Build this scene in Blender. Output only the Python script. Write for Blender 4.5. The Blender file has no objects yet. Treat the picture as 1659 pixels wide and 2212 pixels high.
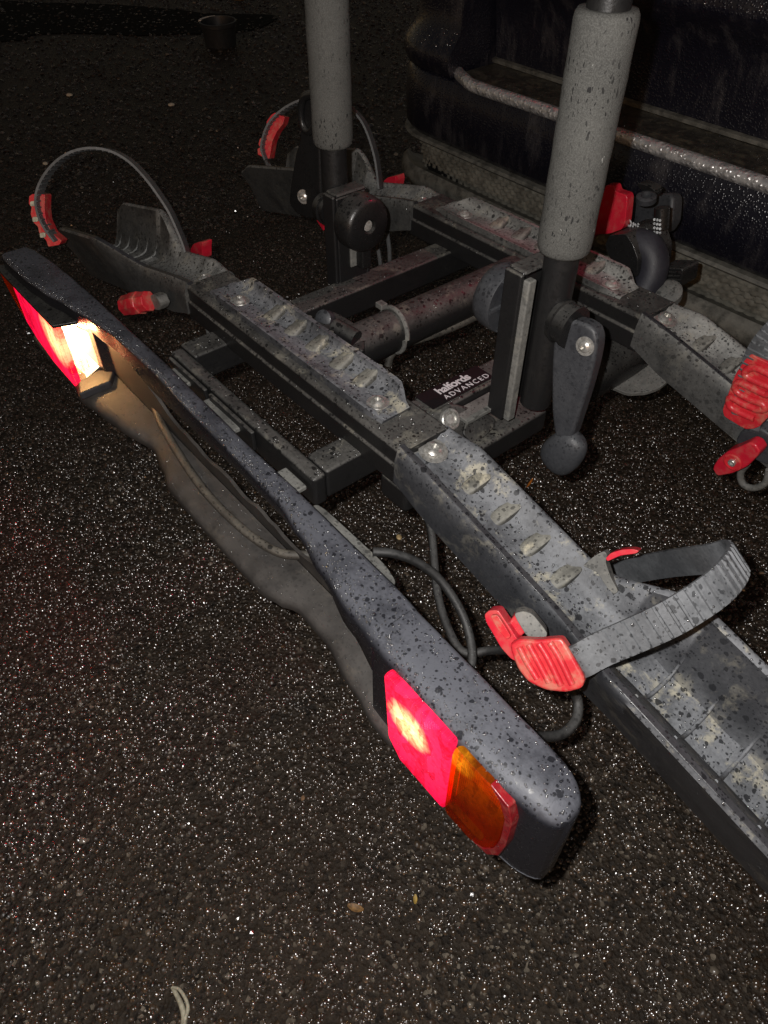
import bpy, bmesh, math, random
import numpy as np
from mathutils import Vector, Matrix

random.seed(7)
rng = np.random.default_rng(11)
SC = bpy.context.scene
COL = SC.collection
R = math.radians

# ---------------------------------------------------------------- camera
H = 0.97                                   # lens height over the tarmac
CX = Vector((0.63949, 0.76879, 0.00185))   # camera right, in world axes
CDN = Vector((0.55109, -0.45672, -0.69836))  # camera down
CF = Vector((-0.53605, 0.44761, -0.71575))   # viewing direction
cam = bpy.data.cameras.new('camera')
cam_o = bpy.data.objects.new('camera', cam)
COL.objects.link(cam_o)
m = Matrix.Identity(4)
for i in range(3):
    m[i][0] = CX[i]; m[i][1] = -CDN[i]; m[i][2] = -CF[i]
m[0][3], m[1][3], m[2][3] = 0, 0, H
cam_o.matrix_world = m
cam.sensor_fit = 'VERTICAL'
cam.sensor_height = 36.0
cam.sensor_width = 27.0
cam.lens = 36.0 * 2850 / 4000
cam.clip_start = 0.02
cam.clip_end = 200
SC.camera = cam_o

# ---------------------------------------------------------------- night sky
w = bpy.data.worlds.new('World'); SC.world = w; w.use_nodes = True
wn, wl = w.node_tree.nodes, w.node_tree.links
sky = wn.new('ShaderNodeTexSky'); sky.sky_type = 'NISHITA'; sky.sun_disc = False
sky.sun_elevation = R(20); sky.sun_rotation = R(140)
wl.new(sky.outputs['Color'], wn['Background'].inputs['Color'])
wn['Background'].inputs['Strength'].default_value = 0.030
tn = wn.new('ShaderNodeMix'); tn.data_type = 'RGBA'; tn.blend_type = 'MULTIPLY'; tn.inputs[0].default_value = 1
tn.inputs[7].default_value = (1.0, .62, .38, 1)      # town glow on low cloud
wl.new(sky.outputs['Color'], tn.inputs[6]); wl.new(tn.outputs[2], wn['Background'].inputs['Color'])

# ---------------------------------------------------------------- the phone's flash, beside the lens
fl = bpy.data.lights.new('phone_flash', 'POINT')
fl.energy = 28.0
fl.color = (1.0, 0.965, 0.93)
fl.shadow_soft_size = 0.004
fl_o = bpy.data.objects.new('phone_flash', fl)
fl_o.location = Vector((0, 0, H)) - CX * 0.025 - CDN * 0.018
COL.objects.link(fl_o)

SC.view_settings.view_transform = 'Standard'
SC.view_settings.look = 'None'
SC.view_settings.exposure = 0
SC.view_settings.gamma = 1
SC.view_settings.use_curve_mapping = False
SC.cycles.use_denoising = True
SC.cycles.denoiser = 'OPENIMAGEDENOISE'
SC.cycles.denoising_input_passes = 'RGB_ALBEDO_NORMAL'
SC.cycles.denoising_prefilter = 'ACCURATE'
SC.cycles.max_bounces = 8
SC.cycles.transparent_max_bounces = 12
SC.cycles.caustics_reflective = False
SC.cycles.caustics_refractive = False
SC.cycles.sample_clamp_indirect = 3

# ---------------------------------------------------------------- surveying helpers
# the place was surveyed from the photograph: a picture point (1659 x 2212 grid) is
# met with the plane on which the feature really lies
KF = 2850 / 1.80832
CAM = Vector((0, 0, H))
def ray(p):
    return (CX * ((p[0] - 829.5) / KF) + CDN * ((p[1] - 1106.0) / KF) + CF)
def onz(p, z):
    d = ray(p); return CAM + d * ((z - H) / d.z)
def ony(p, y):
    d = ray(p); return CAM + d * (y / d.y)
def onx(p, x):
    d = ray(p); return CAM + d * (x / d.x)
def onp(p, pt, n):
    d = ray(p); pt = Vector(pt); n = Vector(n)
    return CAM + d * ((pt - CAM).dot(n) / d.dot(n))

# ---------------------------------------------------------------- materials
def mat(name):
    m = bpy.data.materials.new(name); m.use_nodes = True
    nt = m.node_tree
    return m, nt, nt.nodes['Principled BSDF']
def nd(nt, t, **k):
    n = nt.nodes.new(t)
    for a, v in k.items():
        if a in n.inputs.keys() if isinstance(a, str) else False:
            n.inputs[a].default_value = v
        else:
            setattr(n, a, v)
    return n
def mixc(nt, fac, a, b):
    n = nt.nodes.new('ShaderNodeMix'); n.data_type = 'RGBA'
    if hasattr(fac, 'is_output'): nt.links.new(fac, n.inputs[0])
    else: n.inputs[0].default_value = fac
    for v, i in ((a, 6), (b, 7)):
        if hasattr(v, 'is_output'): nt.links.new(v, n.inputs[i])
        else: n.inputs[i].default_value = (*v, 1)
    return n.outputs[2]
def mth(nt, op, a, b=None, clamp=False):
    n = nt.nodes.new('ShaderNodeMath'); n.operation = op; n.use_clamp = clamp
    for v, i in ((a, 0), (b, 1)):
        if v is None: continue
        if hasattr(v, 'is_output'): nt.links.new(v, n.inputs[i])
        else: n.inputs[i].default_value = v
    return n.outputs[0]
def rmp(nt, v, a, b, c=0.0, d=1.0, smooth=True):
    n = nt.nodes.new('ShaderNodeMapRange')
    if smooth: n.interpolation_type = 'SMOOTHSTEP'
    nt.links.new(v, n.inputs[0])
    for i, x in zip((1, 2, 3, 4), (a, b, c, d)): n.inputs[i].default_value = x
    return n.outputs[0]
def noise(nt, vec, scale, detail=4, rough=.55, out='Fac'):
    n = nt.nodes.new('ShaderNodeTexNoise'); n.inputs['Scale'].default_value = scale
    n.inputs['Detail'].default_value = detail; n.inputs['Roughness'].default_value = rough
    nt.links.new(vec, n.inputs['Vector'])
    return n.outputs[out]
def voro(nt, vec, scale, feature='F1'):
    n = nt.nodes.new('ShaderNodeTexVoronoi'); n.feature = feature
    n.inputs['Scale'].default_value = scale
    nt.links.new(vec, n.inputs['Vector'])
    return n
def warped(nt, vec, scale, amt):
    c = noise(nt, vec, scale, 2, .5, 'Color')
    s = nt.nodes.new('ShaderNodeVectorMath'); s.operation = 'SUBTRACT'
    nt.links.new(c, s.inputs[0]); s.inputs[1].default_value = (.5, .5, .5)
    k = nt.nodes.new('ShaderNodeVectorMath'); k.operation = 'SCALE'
    nt.links.new(s.outputs[0], k.inputs[0]); k.inputs['Scale'].default_value = amt
    a = nt.nodes.new('ShaderNodeVectorMath'); a.operation = 'ADD'
    nt.links.new(vec, a.inputs[0]); nt.links.new(k.outputs[0], a.inputs[1])
    return a.outputs[0]
def spots(nt, vec, scale, lo, hi, keep=.5):
    """rain spots: round patches of random size, 1 inside"""
    v = voro(nt, vec, scale)
    sep = nt.nodes.new('ShaderNodeSeparateColor'); nt.links.new(v.outputs['Color'], sep.inputs[0])
    rad = rmp(nt, sep.outputs[0], 0, 1, lo, hi, False)
    on = mth(nt, 'GREATER_THAN', keep, sep.outputs[1])
    d = mth(nt, 'SUBTRACT', rad, v.outputs['Distance'])
    s = rmp(nt, d, -.02, .03)
    return mth(nt, 'MULTIPLY', s, on)

def grimy(name, base, dust, amt=.7, side=.12, rough=.42, wet=.88, spot=1.0, mud=None, grain=260, bump=.25, patch=(.30, .62, .45, 1.15)):
    """dark plastic or painted steel under a film of dried road dirt, dotted with rain"""
    m, nt, p = mat(name)
    g = nt.nodes.new('ShaderNodeNewGeometry')
    pos = g.outputs['Position']
    sx = nt.nodes.new('ShaderNodeSeparateXYZ'); nt.links.new(g.outputs['Normal'], sx.inputs[0])
    up = rmp(nt, sx.outputs[2], .15, .85, side, 1.0)
    n1 = noise(nt, pos, 22, 6, .62)
    n2 = noise(nt, pos, grain, 4, .6)
    patch = rmp(nt, n1, *patch)
    film = mth(nt, 'MULTIPLY', mth(nt, 'MULTIPLY', up, patch), rmp(nt, n2, .25, .75, .65, 1.1))
    film = mth(nt, 'MULTIPLY', film, amt, True)
    col = mixc(nt, film, base, dust)
    if mud:
        nm = noise(nt, warped(nt, pos, 30, .02), 34, 7, .7)
        mk = mth(nt, 'MULTIPLY', rmp(nt, nm, .52, .66), mth(nt, 'MULTIPLY', up, mud[1]), True)
        col = mixc(nt, mk, col, mud[0])
    wp = warped(nt, pos, 240, .0032)
    s = mth(nt, 'MAXIMUM', spots(nt, wp, 175, .10, .42, .42),
            mth(nt, 'MAXIMUM', spots(nt, wp, 88, .08, .32, .28), spots(nt, wp, 360, .15, .46, .42)))
    s = mth(nt, 'MULTIPLY', s, mth(nt, 'MULTIPLY', rmp(nt, sx.outputs[2], -.1, .5, .35, 1.0), spot), True)
    wetcol = tuple(c * .5 + d * .035 for c, d in zip(base, dust))
    col = mixc(nt, mth(nt, 'MULTIPLY', s, wet), col, wetcol)
    nt.links.new(col, p.inputs['Base Color'])
    r = mth(nt, 'ADD', rough, mth(nt, 'MULTIPLY', film, .3))
    r = mth(nt, 'SUBTRACT', r, mth(nt, 'MULTIPLY', s, .2), True)
    nt.links.new(r, p.inputs['Roughness'])
    b = nt.nodes.new('ShaderNodeBump'); b.inputs['Strength'].default_value = bump
    b.inputs['Distance'].default_value = .001
    nt.links.new(noise(nt, pos, 420, 5, .65), b.inputs['Height'])
    nt.links.new(b.outputs[0], p.inputs['Normal'])
    p.inputs['Specular IOR Level'].default_value = .45
    return m

def simple(name, col, rough=.5, metal=0.0, vary=.25, scale=60, bump=.15, bscale=400, spec=.5, dirt=None):
    m, nt, p = mat(name)
    g = nt.nodes.new('ShaderNodeNewGeometry'); pos = g.outputs['Position']
    n = noise(nt, pos, scale, 5, .6)
    c = mixc(nt, rmp(nt, n, .3, .7), tuple(x * (1 - vary) for x in col), tuple(min(1, x * (1 + vary)) for x in col))
    if dirt:
        nm = noise(nt, pos, dirt[2] if len(dirt) > 2 else 70, 6, .7)
        c = mixc(nt, mth(nt, 'MULTIPLY', rmp(nt, nm, .45, .68), dirt[1]), c, dirt[0])
    nt.links.new(c, p.inputs['Base Color'])
    p.inputs['Roughness'].default_value = rough; p.inputs['Metallic'].default_value = metal
    p.inputs['Specular IOR Level'].default_value = spec
    b = nt.nodes.new('ShaderNodeBump'); b.inputs['Strength'].default_value = bump; b.inputs['Distance'].default_value = .001
    nt.links.new(noise(nt, pos, bscale, 4, .6), b.inputs['Height']); nt.links.new(b.outputs[0], p.inputs['Normal'])
    return m

DUST = (.20, .205, .20)
M = {}
M['tray'] = grimy('tray_plastic', (.014, .015, .018), (.168, .175, .188), .95, .13, mud=((.38, .355, .275), .85))
M['cleat'] = grimy('muddy_cleat', (.018, .018, .018), (.205, .20, .175), .95, .3, spot=.7, mud=((.42, .385, .29), .95))
M['far_cleat'] = grimy('far_muddy_cleat', (.016, .016, .016), (.19, .185, .165), .95, .3, spot=.7, mud=((.36, .335, .26), .9))
M['far_tray'] = grimy('far_tray_plastic', (.014, .0145, .0155), (.27, .27, .256), .9, .2, mud=((.27, .255, .21), .6))  # dust coloured paler than on the near tray to offset the flash's falloff
M['edge'] = grimy('clean_tray_edge', (.014, .014, .017), (.10, .10, .105), .35, .3, rough=.3, spot=.9)
M['steel'] = grimy('black_painted_steel', (.008, .008, .0085), (.115, .111, .103), .60, .04, mud=((.26, .245, .2), .4))
M['board'] = grimy('light_bar_plastic', (.010, .0105, .014), (.078, .082, .097), .95, .03, rough=.30, wet=.82, patch=(.32, .64, .55, 1.3))
M['board_inside'] = grimy('light_bar_inside', (.016, .015, .0145), (.090, .083, .077), .6, .35, rough=.60, spot=.35, mud=((.12, .105, .085), .35), bump=.0, grain=60)
M['sill'] = simple('sill_shade_plastic', (.022, .022, .026), .6, 0, .3, 50, .0)  # dark colour painted in where the bulb's light should miss the sill
M['lever'] = grimy('lever_plastic', (.018, .019, .023), (.095, .10, .107), .55, .5, rough=.4, spot=.8)
M['black'] = grimy('black_plastic', (.008, .008, .0085), (.12, .118, .11), .42, .06, rough=.33)
M['dustygrey'] = grimy('dusty_bracket', (.05, .05, .048), (.19, .188, .175), .85, .8, rough=.55, spot=.8, mud=((.24, .23, .2), .6))
M['cable'] = grimy('cable_rubber', (.008, .008, .0085), (.085, .084, .082), .6, .2, rough=.45, spot=.5)
M['muddy_cable'] = grimy('muddy_cable', (.016, .015, .014), (.13, .118, .098), .75, .5, rough=.5, mud=((.17, .155, .125), .5))
M['strap'] = grimy('strap_plastic', (.032, .035, .039), (.145, .152, .162), .85, .62, rough=.45, spot=.85)
M['strap_far'] = grimy('far_strap_plastic', (.035, .037, .040), (.19, .193, .19), .8, .5, rough=.45, spot=.3)
M['bolt'] = simple('zinc_bolt', (.62, .61, .58), .32, .75, .2, 200, .2, 300, dirt=((.2, .18, .14), .7, 250))
M['dullbolt'] = simple('dull_bolt', (.36, .35, .33), .5, .3, .2, 200, .2, 300, dirt=((.18, .16, .13), .8, 250))
M['red'] = simple('red_plastic', (.50, .020, .030), .36, 0, .12, 40, .3, 260, dirt=((.40, .15, .105), .8, 80))
M['redclean'] = simple('clean_red_plastic', (.50, .012, .030), .32, 0, .05, 30, .1, 200, dirt=((.42, .11, .09), .5, 60))
M['whitepaint'] = simple('white_print', (.62, .60, .62), .5, 0, .15, 300)
M['wornpaint'] = simple('worn_white_print', (.6, .64, .66), .6, 0, .3, 300, dirt=((.03, .03, .03), .85, 330))
M['label'] = simple('label_film', (.005, .004, .005), .55, 0, .2, 100)
M['yellow'] = simple('yellow_leaf', (.42, .28, .06), .5, 0, .35, 300, .4, 500)
M['brownleaf'] = simple('brown_leaf', (.22, .12, .04), .55, 0, .4, 300, .5, 400)
M['orange'] = simple('orange_blade', (.50, .16, .02), .5, 0, .3, 300)
M['pebble'] = simple('cream_pebble', (.55, .42, .22), .45, 0, .2, 200)
M['palestone'] = simple('pale_stone', (.6, .56, .47), .5, 0, .25, 250)
M['shred'] = simple('pale_shred', (.38, .36, .27), .5, 0, .3, 180, .5, 350)
M['pot'] = simple('pot_plastic', (.022, .026, .032), .45, 0, .2, 60)
M['potrim'] = simple('pot_inside', (.7, .7, .7), .5, 0, .1, 60)

def foam_mat():
    m, nt, p = mat('foam_rubber')
    g = nt.nodes.new('ShaderNodeNewGeometry'); pos = g.outputs['Position']
    c = mixc(nt, rmp(nt, noise(nt, pos, 18, 5, .6), .3, .7), (.060, .060, .056), (.082, .0815, .076))
    c = mixc(nt, rmp(nt, noise(nt, pos, 900, 3, .7), .42, .62, 0, .35), c, (.17, .17, .16))
    mp = nt.nodes.new('ShaderNodeMapping'); mp.inputs['Scale'].default_value = (1, 1, .42)
    nt.links.new(pos, mp.inputs[0])
    wp = warped(nt, mp.outputs[0], 260, .004)
    s = mth(nt, 'MAXIMUM', spots(nt, wp, 250, .08, .34, .34), spots(nt, wp, 460, .1, .40, .45))
    zone = rmp(nt, noise(nt, pos, 26, 3, .5), .38, .62, .25, 1)
    c = mixc(nt, mth(nt, 'MULTIPLY', s, zone), c, (.02, .02, .02))
    w2 = spots(nt, warped(nt, pos, 200, .01), 95, .05, .16, .10)
    c = mixc(nt, mth(nt, 'MULTIPLY', w2, .7), c, (.36, .36, .34))
    nt.links.new(c, p.inputs['Base Color'])
    p.inputs['Roughness'].default_value = .85; p.inputs['Specular IOR Level'].default_value = .2
    b = nt.nodes.new('ShaderNodeBump'); b.inputs['Strength'].default_value = .5; b.inputs['Distance'].default_value = .001
    nt.links.new(noise(nt, pos, 1000, 3, .7), b.inputs['Height']); nt.links.new(b.outputs[0], p.inputs['Normal'])
    return m
M['foam'] = foam_mat()

def paint_mat():
    m, nt, p = mat('navy_car_paint')
    g = nt.nodes.new('ShaderNodeNewGeometry'); pos = g.outputs['Position']
    mp = nt.nodes.new('ShaderNodeMapping'); mp.inputs['Scale'].default_value = (1, 1, .3)
    nt.links.new(pos, mp.inputs[0])
    d = mth(nt, 'MULTIPLY', rmp(nt, noise(nt, mp.outputs[0], 30, 7, .7), .48, .70), .30)
    c = mixc(nt, d, (.005, .005, .0115), (.13, .12, .12))
    nt.links.new(c, p.inputs['Base Color'])
    p.inputs['Roughness'].default_value = .42; p.inputs['Specular IOR Level'].default_value = .5
    p.inputs['Coat Weight'].default_value = .8; p.inputs['Coat Roughness'].default_value = .2
    v = voro(nt, warped(nt, pos, 160, .004), 190)
    dome = rmp(nt, v.outputs['Distance'], .12, .5, 1, 0)
    b = nt.nodes.new('ShaderNodeBump'); b.inputs['Strength'].default_value = .36; b.inputs['Distance'].default_value = .003
    nt.links.new(dome, b.inputs['Height'])
    nt.links.new(b.outputs[0], p.inputs['Normal']); nt.links.new(b.outputs[0], p.inputs['Coat Normal'])
    return m
M['paint'] = paint_mat()

def chrome_mat(nm='dirty_chrome', top=.8, lo=.1):
    m, nt, p = mat(nm)
    g = nt.nodes.new('ShaderNodeNewGeometry'); pos = g.outputs['Position']
    n = noise(nt, pos, 55, 7, .7)
    d = rmp(nt, n, .38, .66, lo, top)
    c = mixc(nt, d, (.7, .7, .68), (.10, .085, .06))
    nt.links.new(c, p.inputs['Base Color'])
    nt.links.new(mth(nt, 'SUBTRACT', .95, d), p.inputs['Metallic'])
    p.inputs['Roughness'].default_value = .26
    b = nt.nodes.new('ShaderNodeBump'); b.inputs['Strength'].default_value = .4; b.inputs['Distance'].default_value = .002
    nt.links.new(voro(nt, pos, 230).outputs['Distance'], b.inputs['Height']); nt.links.new(b.outputs[0], p.inputs['Normal'])
    return m
M['chrome'] = chrome_mat()
def rim_mat():
    m, nt, p = mat('wet_chrome')
    g = nt.nodes.new('ShaderNodeNewGeometry'); pos = g.outputs['Position']
    d = rmp(nt, noise(nt, pos, 48, 6, .7), .42, .68, .0, .55)
    nt.links.new(mixc(nt, d, (.95, .95, .95), (.22, .20, .17)), p.inputs['Base Color'])
    nt.links.new(mth(nt, 'SUBTRACT', .85, d), p.inputs['Metallic']); p.inputs['Roughness'].default_value = .34
    v = voro(nt, warped(nt, pos, 200, .003), 120)
    b = nt.nodes.new('ShaderNodeBump'); b.inputs['Strength'].default_value = .42; b.inputs['Distance'].default_value = .0045
    nt.links.new(rmp(nt, v.outputs['Distance'], .05, .6, 1, 0), b.inputs['Height']); nt.links.new(b.outputs[0], p.inputs['Normal'])
    return m
M['rimchrome'] = rim_mat()
M['ledge'] = simple('dirty_step_plastic', (.036, .032, .026), .38, 0, .5, 70, .6, 260, dirt=((.13, .115, .08), .8, 45), spec=.7)
M['grille'] = simple('dusty_grille_plastic', (.165, .16, .135), .7, 0, .3, 40, .3, 300, dirt=((.07, .064, .05), .6, 22))
M['trim'] = simple('dusty_trim', (.14, .137, .12), .55, 0, .3, 40, .3, 300, dirt=((.03, .03, .026), .8, 35))
M['brighttrim'] = simple('scuffed_bright_trim', (.52, .49, .38), .4, .4, .3, 50, .2, 300)
M['navyneck'] = grimy('navy_tow_neck', (.012, .012, .018), (.045, .045, .055), .7, .5, rough=.45, spot=.3)

def lens(name, tint, body, glow=0.0):
    """moulded lamp lens: lets the bulb's light through and carries a glossy face"""
    m, nt, p = mat(name)
    g = nt.nodes.new('ShaderNodeNewGeometry'); pos = g.outputs['Position']
    p.inputs['Base Color'].default_value = (*body, 1)
    p.inputs['Roughness'].default_value = .18
    p.inputs['Transmission Weight'].default_value = 0
    p.inputs['Coat Weight'].default_value = .5
    wv = nt.nodes.new('ShaderNodeTexWave'); wv.inputs['Scale'].default_value = 170; wv.bands_direction = 'X'
    nt.links.new(pos, wv.inputs[0])
    b = nt.nodes.new('ShaderNodeBump'); b.inputs['Strength'].default_value = .5; b.inputs['Distance'].default_value = .002
    nt.links.new(wv.outputs['Fac'], b.inputs['Height']); nt.links.new(b.outputs[0], p.inputs['Normal'])
    t = nt.nodes.new('ShaderNodeBsdfTransparent'); t.inputs[0].default_value = (*tint, 1)
    tl = nt.nodes.new('ShaderNodeBsdfTranslucent'); tl.inputs[0].default_value = (*body, 1)
    a = nt.nodes.new('ShaderNodeMixShader'); a.inputs[0].default_value = .5
    nt.links.new(p.outputs[0], a.inputs[1]); nt.links.new(tl.outputs[0], a.inputs[2])
    x = nt.nodes.new('ShaderNodeMixShader')
    nt.links.new(rmp(nt, wv.outputs['Fac'], 0, 1, .62, .82, False), x.inputs[0])
    nt.links.new(a.outputs[0], x.inputs[1]); nt.links.new(t.outputs[0], x.inputs[2])
    nt.links.new(x.outputs[0], nt.nodes['Material Output'].inputs[0])
    return m
def glow(m, c, reach, hot, mid, far, amp):
    """emission painted on the lens for scattered lamp light: bright at c, fading outward"""
    nt = m.node_tree; out = nt.nodes['Material Output']; old = out.inputs[0].links[0].from_socket
    g = nt.nodes.new('ShaderNodeNewGeometry'); pos = g.outputs['Position']
    d = nt.nodes.new('ShaderNodeVectorMath'); d.operation = 'DISTANCE'; d.inputs[1].default_value = c
    nt.links.new(warped(nt, pos, 90, .010), d.inputs[0])
    mq = nt.nodes.new('ShaderNodeMapping'); mq.inputs['Scale'].default_value = (1, .3, .35); nt.links.new(pos, mq.inputs[0])
    v = voro(nt, mq.outputs[0], 130); sp = nt.nodes.new('ShaderNodeSeparateColor'); nt.links.new(v.outputs['Color'], sp.inputs[0])
    r = nt.nodes.new('ShaderNodeValToRGB'); e = r.color_ramp.elements
    e[0].position = .05; e[0].color = (*hot, 1); e[1].position = .9; e[1].color = (*far, 1)
    k = e.new(.16); k.color = (*[h * .45 + q * .6 for h, q in zip(hot, mid)], 1)
    k = e.new(.25); k.color = (*mid, 1)
    nt.links.new(rmp(nt, d.outputs['Value'], 0, reach, 0, 1, False), r.inputs[0])
    em = nt.nodes.new('ShaderNodeEmission'); nt.links.new(r.outputs[0], em.inputs[0])
    nt.links.new(mth(nt, 'MULTIPLY', rmp(nt, mth(nt, 'ADD', mth(nt, 'MULTIPLY', sp.outputs[0], .5), noise(nt, pos, 230, 3, .6)), .25, 1.05, .30, 1.45), amp), em.inputs[1])
    a = nt.nodes.new('ShaderNodeAddShader'); nt.links.new(old, a.inputs[0]); nt.links.new(em.outputs[0], a.inputs[1])
    nt.links.new(a.outputs[0], out.inputs[0]); m.cycles.emission_sampling = 'NONE'
    return m
RT, RB = (.95, .022, .095), (.75, .008, .075)
HOT, MID, FAR = (3.2, 2.0, .75), (1.3, .035, .12), (.42, .0, .045)
M['redlens'] = glow(lens('red_lens', RT, RB), (-.205, .197, .436), .105, HOT, MID, FAR, .9)
M['redlens_far'] = glow(lens('far_red_lens', RT, RB), (-.945, .206, .425), .17, HOT, (1.0, .02, .10), (.55, .0, .06), .62)
M['amberlens'] = glow(lens('amber_lens', (.9, .30, .01), (.24, .055, .010)), (-.150, .197, .466), .07, (1.0, .38, .01), (.22, .035, .0), (.035, .002, .0), .7)  # unlit: light leaking from the red side is painted as emission
M['reflex'] = simple('red_reflex', (.20, .008, .012), .25, 0, .2, 200, .3, 200, dirt=((.3, .1, .08), .5, 120))
M['clearlens'] = glow(lens('clear_lens', (.97, .95, .9), (.5, .46, .38)), (-.921, .218, .438), .085, (3.5, 3.2, 2.6), (1.25, .85, .40), (.35, .19, .07), .9)
M['reflector'] = simple('lamp_reflector', (.75, .74, .72), .3, .3, .05, 40)
def emit(name, col, s):
    m, nt, p = mat(name)
    p.inputs['Base Color'].default_value = (*col, 1)
    p.inputs['Emission Color'].default_value = (*col, 1); p.inputs['Emission Strength'].default_value = s
    m.cycles.emission_sampling = 'NONE'
    return m
M['bulb'] = emit('lit_bulb', (1, .72, .36), 22)
M['assumed_carlamp'] = emit('assumed_car_lamp_glow', (1, .02, .05), .7)  # glow for the assumed car lamps, all out of view

# ---------------------------------------------------------------- mesh helpers
def tag(o, label=None, cat=None, group=None, kind=None):
    if label: o['label'] = label
    if cat: o['category'] = cat
    if group: o['group'] = group
    if kind: o['kind'] = kind
    return o
def empty(name, loc):
    o = bpy.data.objects.new(name, None); o.location = loc; o.empty_display_size = .1
    COL.objects.link(o); return o
WLOC = {}
def link(name, verts, faces, ma, parent=None, smooth=40, bevel=0, seg=2, recalc=True):
    vs = [Vector(v) for v in verts]
    c = sum(vs, Vector()) / len(vs)
    me = bpy.data.meshes.new(name)
    me.from_pydata([tuple(v - c) for v in vs], [], faces)
    if recalc:
        bm = bmesh.new(); bm.from_mesh(me)
        bmesh.ops.recalc_face_normals(bm, faces=bm.faces); bm.to_mesh(me); bm.free()
    for p in me.polygons: p.use_smooth = True
    me.set_sharp_from_angle(angle=R(smooth))
    me.materials.append(M[ma] if isinstance(ma, str) else ma)
    o = bpy.data.objects.new(name, me); COL.objects.link(o)
    WLOC[o.name] = c
    if parent is not None:
        o.parent = parent; o.location = c - WLOC[parent.name]
    else:
        o.location = c
    if bevel:
        b = o.modifiers.new('bevel', 'BEVEL'); b.width = bevel; b.segments = seg
        b.limit_method = 'ANGLE'; b.angle_limit = R(32); b.harden_normals = True
    return o
class Geo:
    def __init__(s): s.v = []; s.f = []
    def add(s, v, f):
        k = len(s.v); s.v += [Vector(x) for x in v]; s.f += [[i + k for i in q] for q in f]; return s
    def obj(s, name, ma, parent=None, **k): return link(name, s.v, s.f, ma, parent, **k)
def box(a, b):
    x0, y0, z0 = a; x1, y1, z1 = b
    v = [(x0, y0, z0), (x1, y0, z0), (x1, y1, z0), (x0, y1, z0), (x0, y0, z1), (x1, y0, z1), (x1, y1, z1), (x0, y1, z1)]
    return v, [(0, 3, 2, 1), (4, 5, 6, 7), (0, 1, 5, 4), (1, 2, 6, 5), (2, 3, 7, 6), (3, 0, 4, 7)]
def prism(poly, off):
    n = len(poly); off = Vector(off)
    v = [Vector(p) for p in poly] + [Vector(p) + off for p in poly]
    f = [list(range(n)), list(range(2 * n - 1, n - 1, -1))] + [(i, (i + 1) % n, n + (i + 1) % n, n + i) for i in range(n)]
    return v, f
def loft(rings, closed=True, caps=True):
    n = len(rings[0]); v = [p for r in rings for p in r]; f = []
    for i in range(len(rings) - 1):
        for j in range(n if closed else n - 1):
            a = i * n + j; b = i * n + (j + 1) % n
            f.append((a, b, b + n, a + n))
    if caps and closed:
        f.append(list(range(n - 1, -1, -1))); f.append([(len(rings) - 1) * n + j for j in range(n)])
    return v, f
def frame_of(d):
    d = Vector(d).normalized()
    u = d.orthogonal().normalized(); return u, d.cross(u)
def spline(pts, n):
    pts = [Vector(p) for p in pts]; out = []
    P = [2 * pts[0] - pts[1]] + pts + [2 * pts[-1] - pts[-2]]
    for i in range(1, len(P) - 2):
        for k in range(n):
            t = k / n
            a, b, c, d = P[i - 1], P[i], P[i + 1], P[i + 2]
            out.append(.5 * ((2 * b) + (c - a) * t + (2 * a - 5 * b + 4 * c - d) * t * t + (3 * b - a - 3 * c + d) * t ** 3))
    out.append(pts[-1]); return out
def tube(path, r, n=12, smooth=4):
    pts = spline(path, smooth) if smooth > 1 else [Vector(p) for p in path]
    rings = []; u = None
    for i, p in enumerate(pts):
        d = (pts[min(i + 1, len(pts) - 1)] - pts[max(i - 1, 0)]).normalized()
        if u is None: u = d.orthogonal().normalized()
        u = (u - d * u.dot(d)).normalized(); w = d.cross(u)
        rr = r(i / (len(pts) - 1)) if callable(r) else r
        rings.append([p + (u * math.cos(a) + w * math.sin(a)) * rr for a in [2 * math.pi * k / n for k in range(n)]])
    return loft(rings)
def lathe(c, axis, prof, n=28):
    """prof: (distance along the axis, radius)"""
    c = Vector(c); a = Vector(axis).normalized(); u, w = frame_of(a)
    rings = [[c + a * h + (u * math.cos(t) + w * math.sin(t)) * max(r, 1e-5) for t in [2 * math.pi * k / n for k in range(n)]] for h, r in prof]
    return loft(rings)
def slab(pts, pl, nrm, thick, back=True):
    """an outline on a plane given real thickness away from the viewer side"""
    n = Vector(nrm).normalized()
    poly = [onp(p, pl, n) for p in pts]
    c = sum(poly, Vector()) / len(poly)
    s = 1 if n.dot(c - CAM) > 0 else -1
    return prism(poly, n * s * thick)
def roundpoly(pts, r=.25, k=3):
    """soften an outline's corners"""
    out = []; n = len(pts)
    for i in range(n):
        a, b, c = Vector((*pts[i - 1], 0)), Vector((*pts[i], 0)), Vector((*pts[(i + 1) % n], 0))
        p, q = b + (a - b) * r, b + (c - b) * r
        for j in range(k + 1):
            t = j / k
            x = p * (1 - t) ** 2 + b * 2 * t * (1 - t) + q * t * t
            out.append((x.x, x.y))
    return out
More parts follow.
